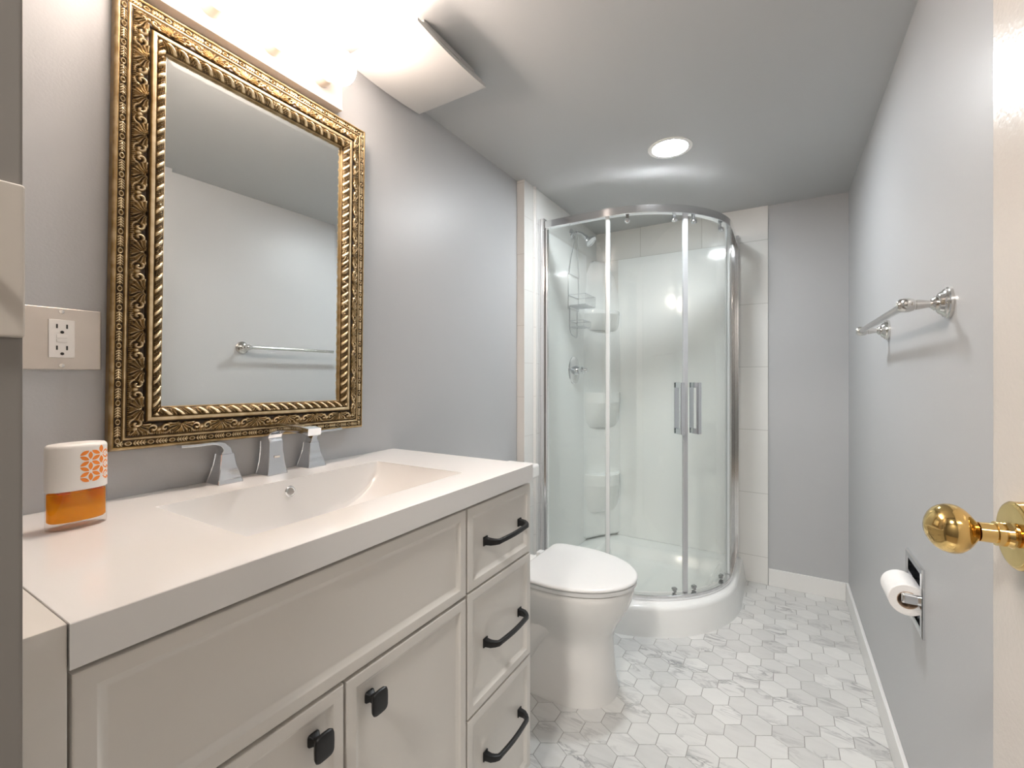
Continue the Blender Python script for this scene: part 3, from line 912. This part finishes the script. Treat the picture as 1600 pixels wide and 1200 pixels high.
# petal shaped openings following the curved face of the cover
bm = nb()
def on_face(s, z, off):
    """s: distance along the oval from the middle of the room-facing side (towards +y)"""
    yy = s
    q = min(0.999, abs(yy) / RY)
    px = RX * (1 - q ** 2.3) ** (1 / 2.3) + off
    return Vector((AX + px * math.cos(ARot) - yy * math.sin(ARot), AY + px * math.sin(ARot) + yy * math.cos(ARot), z))
def petal(s, z, ang, ln, wd):
    ring = []
    for k in range(14):
        a = 2 * PI * k / 14
        u = math.cos(a) * ln; v = math.sin(a) * wd * (1 - abs(math.cos(a)) ** 2.2 * 0.6)
        ds, dz = u * math.cos(ang) - v * math.sin(ang), u * math.sin(ang) + v * math.cos(ang)
        ring.append((s + ds, z + dz))
    a = [bm.verts.new(on_face(p, q, 0.0003)) for p, q in ring]
    b_ = [bm.verts.new(on_face(p, q, -0.0006)) for p, q in ring]
    bm.faces.new(a)
    for k in range(14):
        j = (k + 1) % 14
        bm.faces.new((a[k], b_[k], b_[j], a[j]))
LA = 0.0166
for ci in range(5):
    sx_ = 0.0014 + ci * LA * math.cos(PI / 6) / 2
    zlo = ZC + 0.0695
    if ci % 2 == 0:       # slanting petals between two columns of flower centres
        for k in range(6):
            up = (k + ci // 2) % 2
            petal(sx_, zlo + LA / 4 + k * LA / 2, R(30 if up else -30), 0.0062, 0.0029)
    else:                 # upright petals on a column of flower centres
        for k in range(3):
            petal(sx_, zlo + (LA / 2 if (ci // 2) % 2 == 0 else LA) + k * LA - (0 if (ci // 2) % 2 == 0 else LA * 0.0), R(90), 0.0060, 0.0028) if zlo + k * LA + LA < ZC + 0.128 else None
obj('petal_cutouts', bm, 'petal', cv)

# ================================================================== TOILET
TY = 1.577
to = thing('toilet', 'white two piece toilet with closed lid between vanity and shower', 'toilet', (-0.75, TY, 0))
def egg(xb, xf, hw, z, xm=None, ex=2.2, exb=2.6, n=48):
    xm = xm if xm is not None else xb + (xf - xb) * 0.45
    out = []
    for k in range(n):
        a = 2 * PI * k / n
        c_, s_ = math.cos(a), math.sin(a)
        e = ex if c_ > 0 else exb
        rx = (xf - xm) if c_ > 0 else (xm - xb)
        out.append((xm + rx * math.copysign(abs(c_) ** (2 / e), c_), TY + hw * math.copysign(abs(s_) ** (2 / e), s_), z))
    return out
bm = nb()
loft(bm, [egg(-0.97, -0.506, 0.150, 0.0, -0.70), egg(-0.97, -0.508, 0.148, 0.012, -0.70), egg(-0.96, -0.514, 0.138, 0.03, -0.69, 2.3), egg(-0.94, -0.520, 0.126, 0.08, -0.67, 2.4),
          egg(-0.93, -0.526, 0.118, 0.14, -0.66, 2.4), egg(-0.93, -0.528, 0.114, 0.185, -0.66, 2.4), egg(-0.93, -0.522, 0.118, 0.22, -0.66, 2.3), egg(-0.92, -0.502, 0.134, 0.26, -0.66, 2.2),
          egg(-0.91, -0.478, 0.156, 0.30, -0.67, 2.15), egg(-0.91, -0.459, 0.174, 0.34, -0.68, 2.1), egg(-0.91, -0.450, 0.184, 0.375, -0.69, 2.1), egg(-0.91, -0.449, 0.186, 0.392, -0.69, 2.1), egg(-0.90, -0.453, 0.182, 0.3985, -0.69, 2.1)])
# trapway bulge on both flanks
for s in (-1, 1):
    tube(bm, spline([(-0.70, TY + s * 0.072, 0.26), (-0.78, TY + s * 0.086, 0.20), (-0.83, TY + s * 0.088, 0.12), (-0.90, TY + s * 0.080, 0.10), (-0.95, TY + s * 0.06, 0.18)], 6), 0.045, 14)
# shelf that carries the tank
box(bm, -1.085, -0.86, TY - 0.10, TY + 0.10, 0.30, 0.398, 0.02, 3)
obj('bowl', bm, 'porcelain', to, 50)
def dshape(xb, xf, hw, z, inset=0.0, n=40):
    xm = -0.70
    pts = []
    for k in range(n + 1):
        a = -PI / 2 + PI * k / n
        pts.append((xm + (xf - inset - xm) * math.cos(a), TY + (hw - inset) * math.sin(a), z))
    bw = hw * 0.93 - inset
    pts += [(-0.79, TY + hw * 0.975 - inset, z), (xb + 0.018 + inset, TY + bw, z), (xb + 0.005 + inset, TY + bw - 0.010, z), (xb + inset, TY + bw - 0.028, z)]
    pts += [(xb + inset, TY - bw + 0.028, z), (xb + 0.005 + inset, TY - bw + 0.010, z), (xb + 0.018 + inset, TY - bw, z), (-0.79, TY - hw * 0.975 + inset, z)]
    return pts
bm = nb()
loft(bm, [dshape(-0.84, -0.440, 0.192, 0.3990, 0.010), dshape(-0.84, -0.440, 0.192, 0.4035, 0.008), dshape(-0.84, -0.440, 0.192, 0.4045), dshape(-0.84, -0.440, 0.192, 0.4155), dshape(-0.84, -0.440, 0.192, 0.4175, 0.002), dshape(-0.84, -0.440, 0.192, 0.4182, 0.006)])
obj('seat', bm, 'seat', to, 40)
bm = nb()
loft(bm, [dshape(-0.838, -0.437, 0.1975, z_, i_) for z_, i_ in ((0.4182, 0.012), (0.4212, 0.010), (0.4218, 0.002), (0.4228, 0.0004), (0.4262, 0.0), (0.4305, 0.0025), (0.4330, 0.009), (0.4348, 0.04), (0.4355, 0.10))])
obj('lid', bm, 'seat', to, 40)
for s in (-1, 1):
    bm = nb()
    box(bm, -0.868, -0.828, TY + s * 0.078 - 0.018, TY + s * 0.078 + 0.018, 0.397, 0.424, 0.006, 3)
    obj('hinge', bm, 'seat', to)
bm = nb(); box(bm, -1.088, -0.955, TY - 0.158, TY + 0.158, 0.3975, 0.699, 0.018, 4)
obj('tank', bm, 'porcelain', to, 50)
bm = nb(); box(bm, -1.092, -0.928, TY - 0.213, TY + 0.213, 0.697, 0.758, 0.014, 4)
obj('tank_lid', bm, 'porcelain', to, 50)
bm = nb(); lathe(bm, [(0, 0), (0, 0.012), (0.010, 0.010), (0.012, 0)], (-0.9555, TY - 0.12, 0.66), (1, 0, 0), 20); box(bm, -0.947, -0.939, TY - 0.128, TY - 0.05, 0.653, 0.666, 0.003)
obj('flush_lever', bm, 'chrome', to)

# ================================================================== SHOWER TRAY
QX, QY, QR = -0.73, 2.51, 0.56           # centre and radius of the tray's rounded front
def quad_path(off, n=40, x_start=T, y_end=YB, cx=QX, cy=QY, r=QR):
    """tray / enclosure outline from the left wall round to the back wall, offset inward"""
    rr = r - off
    p = [(x_start + (cx - x_start) * i / 6, cy - rr) for i in range(6)]
    p += [(cx + rr * math.cos(-PI / 2 + PI / 2 * i / n), cy + rr * math.sin(-PI / 2 + PI / 2 * i / n)) for i in range(n + 1)]
    p += [(cx + rr, cy + (y_end - cy) * i / 4) for i in range(1, 5)]
    return p
TX, TYB = T + 0.0015, YB - 0.0015
tr = thing('shower_tray', 'white rounded corner shower tray standing on the hex tile floor', 'shower tray', (-0.62, 2.41, 0))
bm = nb()
def tray_ring(off, z, inner=False):
    e = off if inner else 0.0
    p = quad_path(off, 40, TX + e, TYB - e)
    return [(x, y, z) for x, y in p] + [(TX + e, TYB - e, z)]
rings = [tray_ring(0.0, 0.0), tray_ring(0.001, 0.004), tray_ring(0.018, 0.106), tray_ring(0.021, 0.115), tray_ring(0.027, 0.122), tray_ring(0.036, 0.1265), tray_ring(0.06, 0.1285), tray_ring(0.106, 0.1285, False)]
vr = loft(bm, rings, cap=False)
last = vr[-1]
for off, z in ((0.108, 0.1285), (0.116, 0.1255), (0.128, 0.112), (0.150, 0.072), (0.165, 0.058), (0.190, 0.052), (0.31, 0.046)):
    cur = [bm.verts.new(q) for q in tray_ring(off, z, True)]
    for k in range(len(cur)):
        j = (k + 1) % len(cur)
        bm.faces.new((last[k], last[j], cur[j], cur[k]))
    last = cur
bm.faces.new(last)
bm.faces.new(vr[0][::-1])
obj('basin', bm, 'acrylic', tr, 40)
bm = nb(); lathe(bm, [(0, 0), (0, 0.045), (0.002, 0.044), (0.003, 0.038), (0.002, 0.03), (0.004, 0)], (-0.80, 2.36, 0.0502), (0, 0, 1), 32)
obj('drain', bm, 'chrome', tr)

# ================================================================== SHOWER SURROUND (acrylic wall panels + corner shelf column)
ss = thing('shower_surround', 'glossy white acrylic surround with moulded corner shelves inside the shower', 'shower surround', (-0.95, 2.75, 0.13))
SZ0, SZ1 = 0.1292, 1.903
bm = nb(); box(bm, T + 0.0005, T + 0.007, 2.095, 2.655, SZ0, SZ1, 0.002)
obj('side_panel', bm, 'acrylic', ss)
bm = nb(); box(bm, -0.905, -0.255, YB - 0.007, YB - 0.0005, SZ0, SZ1, 0.002)
obj('back_panel', bm, 'acrylic', ss)
A, B = Vector((T + 0.001, 2.600)), Vector((-0.888, YB - 0.001))
CO = Vector((T + 0.0005, YB - 0.0005))
dAB = (B - A).normalized(); nAB = Vector((dAB.y, -dAB.x))
def colpt(s, bulge):
    p = A.lerp(B, s)
    return p + nAB * (bulge * math.sin(PI * s))
bm = nb()
rings = []
zs = [(SZ0, 0.4, -0.012), (SZ0 + 0.012, 0.9, -0.014), (SZ0 + 0.03, 1, -0.014), (1.3, 1.0, -0.02), (1.64, 0.94, -0.024), (1.80, 0.72, -0.02), (1.88, 0.45, -0.012), (SZ1 - 0.002, 0.30, -0.008)]
for z, k, bu in zs:
    a2 = CO.lerp(A, k); b2 = CO.lerp(B, k)
    d2 = (b2 - a2)
    ring = []
    for i in range(25):
        s = i / 24
        rnd = 0.010 * min(1, min(s, 1 - s) / 0.10)
        p = a2 + d2 * s + nAB * (bu * math.sin(PI * s) + rnd)
        ring.append((p.x, p.y, z))
    ring += [(CO.x, CO.y, z)]
    rings.append(ring)
loft(bm, rings)
obj('corner_column', bm, 'acrylic', ss, 40)
def shelf(zt, zl, zb, out, tip):
    bm = nb()
    rings = []
    for z, k, dish in ((zt - 0.004, 0.70, 1), (zt - 0.003, 0.86, 1), (zt, 0.95, 0), (zt - 0.002, 1.0, 0), (zl + 0.004, 1.0, 0), (zl, 0.97, 0), (zl - (zl - zb) * 0.4, 0.72, 0), (zl - (zl - zb) * 0.8, 0.38, 0), (zb, 0.16, 0)):
        ring = []
        for i in range(25):
            s = i / 24
            p = A.lerp(B, 0.02 + 0.96 * s) + nAB * (-0.012 + (out + 0.012) * k * (1 - abs(2 * s - 1) ** 2.4))
            ring.append((p.x, p.y, z))
        ring += [(CO.x + 0.02, CO.y - 0.02, z)]
        rings.append(ring)
    loft(bm, rings)
    obj('shelf', bm, 'acrylic', ss, 40)
shelf(1.560, 1.535, 1.440, 0.085, 0)
shelf(1.050, 0.985, 0.83, 0.10, 0)
shelf(0.545, 0.475, 0.30, 0.095, 0)

# ================================================================== SHOWER ENCLOSURE
EX, EY, ER = -0.732, 2.540, 0.505
se = thing('shower_enclosure', 'curved glass corner shower enclosure with aluminium frame and sliding doors', 'shower enclosure', (-0.62, 2.41, 0.13))
def epath(off, n=48):
    return quad_path(off, n, T + 0.002, YB - 0.002, EX, EY, ER)
def rail(name, z0, z1, hw, rise=0.0):     # rise: the top slopes up towards the inside
    bm = nb()
    a, b_ = epath(-hw), epath(hw)
    c = 0.002
    rings = []
    for (x0, y0), (x1, y1) in zip(a, b_):
        P0, P1 = Vector((x0, y0, 0)), Vector((x1, y1, 0)); d = (P1 - P0).normalized() * c
        r_ = [(P0, z0 + c), (P0, z1 - c), (P0 + d, z1), (P1 - d, z1 + rise), (P1, z1 - c + rise), (P1, z0 + c), (P1 - d, z0), (P0 + d, z0)]
        rings.append([(p.x, p.y, z) for p, z in r_])
    loft(bm, rings)
    return obj(name, bm, 'alu', se, 30)
RZ0, RZ1 = 1.893, 1.930
rail('top_rail', RZ0, RZ1, 0.015, 0.0085)
rail('bottom_rail', 0.1287, 0.153, 0.016)
def sheet(path, z0, z1, th):
    bm = nb()
    rings = []
    for i, (x, y) in enumerate(path):
        x0, y0 = path[max(i - 1, 0)]; x1, y1 = path[min(i + 1, len(path) - 1)]
        t = Vector((x1 - x0, y1 - y0)).normalized(); nn = Vector((t.y, -t.x)) * th / 2
        rings.append([(x + nn.x, y + nn.y, z0), (x + nn.x, y + nn.y, z1), (x - nn.x, y - nn.y, z1), (x - nn.x, y - nn.y, z0)])
    loft(bm, rings)
    return bm
# wall profiles
bm = nb(); box(bm, T + 0.0005, T + 0.034, EY - ER - 0.022, EY - ER + 0.014, 0.1288, RZ1 + 0.012, 0.003)
box(bm, T + 0.030, T + 0.046, EY - ER - 0.010, EY - ER + 0.010, 0.1288, RZ0 + 0.001, 0.002)
obj('wall_profile', bm, 'alu', se)
bm = nb(); box(bm, EX + ER - 0.014, EX + ER + 0.022, YB - 0.034, YB - 0.0005, 0.1288, RZ1 + 0.012, 0.003)
box(bm, EX + ER - 0.010, EX + ER + 0.010, YB - 0.046, YB - 0.030, 0.1288, RZ0 + 0.001, 0.002)
obj('wall_profile', bm, 'alu', se)
def arc(a0, a1, off, n=20):
    rr = ER - off
    return [(EX + rr * math.cos(R(a0 + (a1 - a0) * i / n)), EY + rr * math.sin(R(a0 + (a1 - a0) * i / n))) for i in range(n + 1)]
GZ0, GZ1 = 0.150, 1.900
fx = [(T + 0.04 + (EX - T - 0.04) * i / 4, EY - ER) for i in range(4)] + arc(-90, -85.5, 0, 4)
g1 = obj('fixed_panel', sheet(fx, GZ0, GZ1, 0.006), 'glass', se)
fy = arc(-4.5, 0, 0, 4) + [(EX + ER, EY + (YB - 0.04 - EY) * i / 4) for i in range(1, 5)]
g2 = obj('fixed_panel', sheet(fy, GZ0, GZ1, 0.006), 'glass', se)
def strip(parent, ang, off, wd, th, mat, name='edge_seal'):
    a = math.degrees(wd / (ER - off))
    return obj(name, sheet(arc(ang - a / 2, ang + a / 2, off, 3), GZ0 + 0.005, GZ1 - 0.004, th), mat, parent)
strip(g1, -86.0, 0.0, 0.016, 0.009, 'clearseal'); strip(g2, -4.0, 0.0, 0.012, 0.009, 'clearseal')
def frame_at(ang, off):
    r_ = ER - off
    n_ = Vector((math.cos(R(ang)), math.sin(R(ang)), 0)); t_ = Vector((-math.sin(R(ang)), math.cos(R(ang)), 0))
    return Vector((EX, EY, 0)) + n_ * r_, n_, t_
def obox(bm, o, n_, t_, n0, n1, t0, t1, z0, z1, bev=0.0):
    r_ = bmesh.ops.create_cube(bm, size=1); vs = r_['verts']
    for v in vs:
        q = v.co.copy()
        p = o + n_ * ((n0 + n1) / 2 + q.x * (n1 - n0)) + t_ * ((t0 + t1) / 2 + q.y * (t1 - t0))
        v.co = Vector((p.x, p.y, (z0 + z1) / 2 + q.z * (z1 - z0)))
    if bev: bmesh.ops.bevel(bm, geom=list({e for v in vs for e in v.link_edges}), offset=bev, segments=2, affect='EDGES')
DO = 0.010
for a0, a1, hs, rollers in ((-87.2, -45.9, -1, (-76, -51)), (-44.1, -3.2, 1, (-39, -14))):
    dg = obj('sliding_door', sheet(arc(a0, a1, DO, 28), GZ0 + 0.012, GZ1 - 0.010, 0.006), 'glass', se)
    ae = a1 + 0.3 if hs < 0 else a0 - 0.3
    strip(dg, ae - 0.45 * hs, DO, 0.018, 0.014, 'seal', 'meeting_stile')
    strip(dg, a0 if hs < 0 else a1, DO, 0.008, 0.010, 'clearseal')
    # square D-shaped pull handle
    o, n_, t_ = frame_at((a1 if hs < 0 else a0) + hs * 3.7, DO)
    bm = nb()
    obox(bm, o, n_, t_, 0.036, 0.050, -0.010, 0.010, 0.885, 1.120, 0.0015)
    for z in (0.885, 1.096):
        obox(bm, o, n_, t_, 0.003, 0.040, -0.010, 0.010, z, z + 0.024, 0.0015)
    obox(bm, o, n_, t_, -0.006, -0.003, -0.012, 0.012, 0.885, 1.120, 0.001)
    obj('pull_handle', bm, 'chrome', dg)
    for ra in rollers:
        o, n_, t_ = frame_at(ra, DO)
        bm = nb()
        lathe(bm, [(-0.012, 0), (-0.012, 0.010), (-0.004, 0.012), (0.004, 0.012), (0.007, 0.009), (0.008, 0)], (o.x, o.y, GZ1 - 0.030), n_, 20)
        obox(bm, o, n_, t_, -0.014, -0.003, -0.007, 0.007, GZ1 - 0.035, RZ0 + 0.001, 0.001)
        obj('top_roller', bm, 'chrome', dg)
        bm = nb()
        obox(bm, o, n_, t_, -0.012, 0.006, -0.011, 0.011, 0.164, 0.176, 0.003)
        lathe(bm, [(-0.011, 0), (-0.011, 0.006), (0.005, 0.006), (0.005, 0)], (o.x, o.y, 0.1605), n_, 16)
        obj('bottom_roller', bm, 'roller', dg)

# ================================================================== SHOWER FITTINGS
sh = thing('showerhead', 'chrome shower head on a bent arm high on the left shower wall', 'shower head', (T, 2.435, 1.985))
bm = nb(); lathe(bm, [(0, 0), (0, 0.030), (0.004, 0.028), (0.010, 0.016), (0.012, 0)], (T + 0.0002, 2.435, 1.985), (1, 0, 0), 28)
obj('escutcheon', bm, 'chrome', sh)
bm = nb(); armp = spline([(T + 0.008, 2.435, 1.985), (T + 0.04, 2.435, 1.984), (T + 0.065, 2.435, 1.974), (T + 0.085, 2.435, 1.955)], 6)
tube(bm, armp, 0.0095, 14); obj('arm', bm, 'chrome', sh)
bm = nb()
lathe(bm, [(0, 0), (0, 0.013), (0.010, 0.015), (0.018, 0.012), (0.024, 0.016), (0.040, 0.030), (0.052, 0.034), (0.056, 0.033), (0.056, 0.028), (0.053, 0.026), (0.053, 0)], (T + 0.083, 2.435, 1.957), (0.72, 0, -0.69), 32)
obj('spray_head', bm, 'chrome', sh)

sv = thing('shower_valve', 'round chrome shower valve with lever handle on the left shower wall', 'shower valve', (T + 0.007, 2.457, 1.186))
bm = nb(); lathe(bm, [(0, 0), (0, 0.082), (0.003, 0.081), (0.008, 0.072), (0.010, 0.05), (0.012, 0.03), (0.030, 0.026), (0.032, 0)], (T + 0.0072, 2.457, 1.186), (1, 0, 0), 40)
obj('escutcheon', bm, 'chrome', sv)
bm = nb(); lathe(bm, [(0, 0), (0, 0.020), (0.020, 0.021), (0.030, 0.014), (0.038, 0.015), (0.050, 0.010), (0.052, 0.0)], (T + 0.0385, 2.457, 1.186), (1, 0, 0), 28)
tube(bm, [(T + 0.060, 2.457, 1.186), (T + 0.062, 2.435, 1.188), (T + 0.064, 2.395, 1.190)], [0.008, 0.0065, 0.0085], 14)
obj('lever_handle', bm, 'chrome', sv)

cd = thing('shower_caddy', 'chrome wire shower caddy hanging from the shower arm', 'shower caddy', (T + 0.03, 2.435, 1.70))
bm = nb()
wr = 0.0022
cx0 = T + 0.0105
yl, yr, yc = 2.365, 2.515, 2.435
# hanger: loop over the arm and two shoulders down to the back frame
tube(bm, spline([(cx0 + 0.004, yl, 1.74), (cx0 + 0.006, yl + 0.02, 1.82), (cx0 + 0.016, yc - 0.026, 1.92), (cx0 + 0.022, yc - 0.014, 1.985), (cx0 + 0.022, yc, 1.9985), (cx0 + 0.022, yc + 0.014, 1.985), (cx0 + 0.016, yc + 0.026, 1.92), (cx0 + 0.006, yr - 0.02, 1.82), (cx0 + 0.004, yr, 1.74)], 6), wr, 8)
tube(bm, [(cx0, yl, 1.74), (cx0, yl, 1.54), (cx0, yr, 1.54), (cx0, yr, 1.74), (cx0, yl, 1.74)], wr, 8)
obj('hanger', bm, 'chrome', cd)
def basket(y0, y1, z0, z1, dpt, nb_):
    bm = nb()
    for z in (z0, z1):
        tube(bm, [(cx0, y0, z), (cx0 + dpt, y0, z), (cx0 + dpt, y1, z), (cx0, y1, z), (cx0, y0, z)], wr, 8)
    for i in range(nb_):
        y = y0 + (y1 - y0) * i / (nb_ - 1)
        tube(bm, [(cx0, y, z0), (cx0 + dpt, y, z0), (cx0 + dpt, y, z1)], wr * 0.7, 6)
    obj('wire_basket', bm, 'chrome', cd)
basket(yl, yr, 1.555, 1.615, 0.105, 9)
basket(yl + 0.02, yr - 0.02, 1.435, 1.470, 0.085, 7)
bm = nb()
for y in (yl + 0.02, yr - 0.02):
    tube(bm, [(cx0, y, 1.555), (cx0, y, 1.435)], wr, 8)
tube(bm, spline([(cx0, yl + 0.02, 1.435), (cx0 + 0.004, yl + 0.03, 1.395), (cx0 + 0.02, yc, 1.375), (cx0 + 0.004, yr - 0.03, 1.395), (cx0, yr - 0.02, 1.435)], 6), wr, 8)
obj('lower_frame', bm, 'chrome', cd)

# ================================================================== TOWEL BAR
tb = thing('towel_bar', 'empty polished nickel towel bar on the right grey wall', 'towel bar', (RW, 1.54, 1.294))
for y in (1.245, 1.855):
    bm = nb()
    lathe(bm, [(0, 0), (0, 0.032), (0.005, 0.032), (0.007, 0.029), (0.010, 0.0285), (0.013, 0.024), (0.018, 0.021), (0.020, 0.017), (0.021, 0.0135), (0.024, 0.0145), (0.027, 0.0115), (0.030, 0.0085), (0.032, 0)], (RW - 0.0003, y, 1.294), (-1, 0, 0), 36)
    rs = obj('rosette', bm, 'nickel', tb)
    bm = nb()
    lathe(bm, [(0.030, 0), (0.030, 0.0075), (0.034, 0.0075), (0.048, 0.0105), (0.053, 0.0108), (0.0535, 0.0095), (0.056, 0.0095), (0.0565, 0.0120), (0.063, 0.0145), (0.072, 0.0150), (0.080, 0.0130), (0.084, 0.009), (0.085, 0)], (RW, y, 1.294), (-1, 0, 0), 32)
    obj('post', bm, 'nickel', rs)
bm = nb(); tube(bm, [(RW - 0.071, 1.225, 1.294), (RW - 0.071, 1.875, 1.294)], 0.0085, 20)
for y, s in ((1.2285, -1), (1.8715, 1)):
    lathe(bm, [(0, 0.0), (0, 0.0105), (0.006, 0.0105), (0.007, 0.007), (0.010, 0.0085), (0.013, 0.006), (0.014, 0)], (RW - 0.071, y, 1.294), (0, s, 0), 20)
obj('bar', bm, 'nickel', tb)

# ================================================================== RECESSED PAPER HOLDER AND ROLL
ph = thing('paper_holder', 'recessed chrome toilet paper holder set in the right grey wall', 'toilet paper holder', (RW, 1.514, 0.5955))
bm = nb()
oy0, oy1, oz0, oz1 = 1.430, 1.598, 0.511, 0.680
def rect(i, x): return [(x, oy0 + i, oz0 + i), (x, oy1 - i, oz0 + i), (x, oy1 - i, oz1 - i), (x, oy0 + i, oz1 - i)]
vr = loft(bm, [rect(0, RW - 0.0002), rect(0.0, RW - 0.004), rect(0.003, RW - 0.0065), rect(0.016, RW - 0.0065), rect(0.0185, RW - 0.004), rect(0.0185, RW + 0.055)], cap=False)
bm.faces.new(vr[-1])
obj('recess_frame', bm, 'chrome', ph, 30)
for y in (1.447, 1.569):
    bm = nb(); box(bm, RW - 0.040, RW + 0.045, y, y + 0.0125, 0.584, 0.608, 0.0058, 4)
    obj('post', bm, 'chrome', ph)
bm = nb(); lathe(bm, [(0, 0), (0, 0.006), (0.004, 0.011), (0.110, 0.011), (0.1135, 0.006), (0.1135, 0)], (0.2695, 1.4575, 0.597), (0, 1, 0), 24)
obj('roller', bm, 'plastic', ph)
rl = thing('toilet_paper_roll', 'part used white toilet paper roll on the recessed chrome holder', 'toilet paper', (0.2695, 1.513, 0.586))
bm = nb()
RC = (0.2695, 1.4615, 0.588)
lathe(bm, [(0.0005, 0.0215), (0.0, 0.037), (0.0015, 0.0385), (0.1025, 0.0385), (0.104, 0.037), (0.1035, 0.0215), (0.0005, 0.0215)], RC, (0, 1, 0), 48, cap=False)
obj('paper', bm, 'paper', rl)
bm = nb(); lathe(bm, [(0.0, 0.0200), (0.0, 0.0214), (0.104, 0.0214), (0.104, 0.0200), (0, 0.0200)], RC, (0, 1, 0), 40, cap=False)
obj('cardboard_core', bm, 'card', rl)
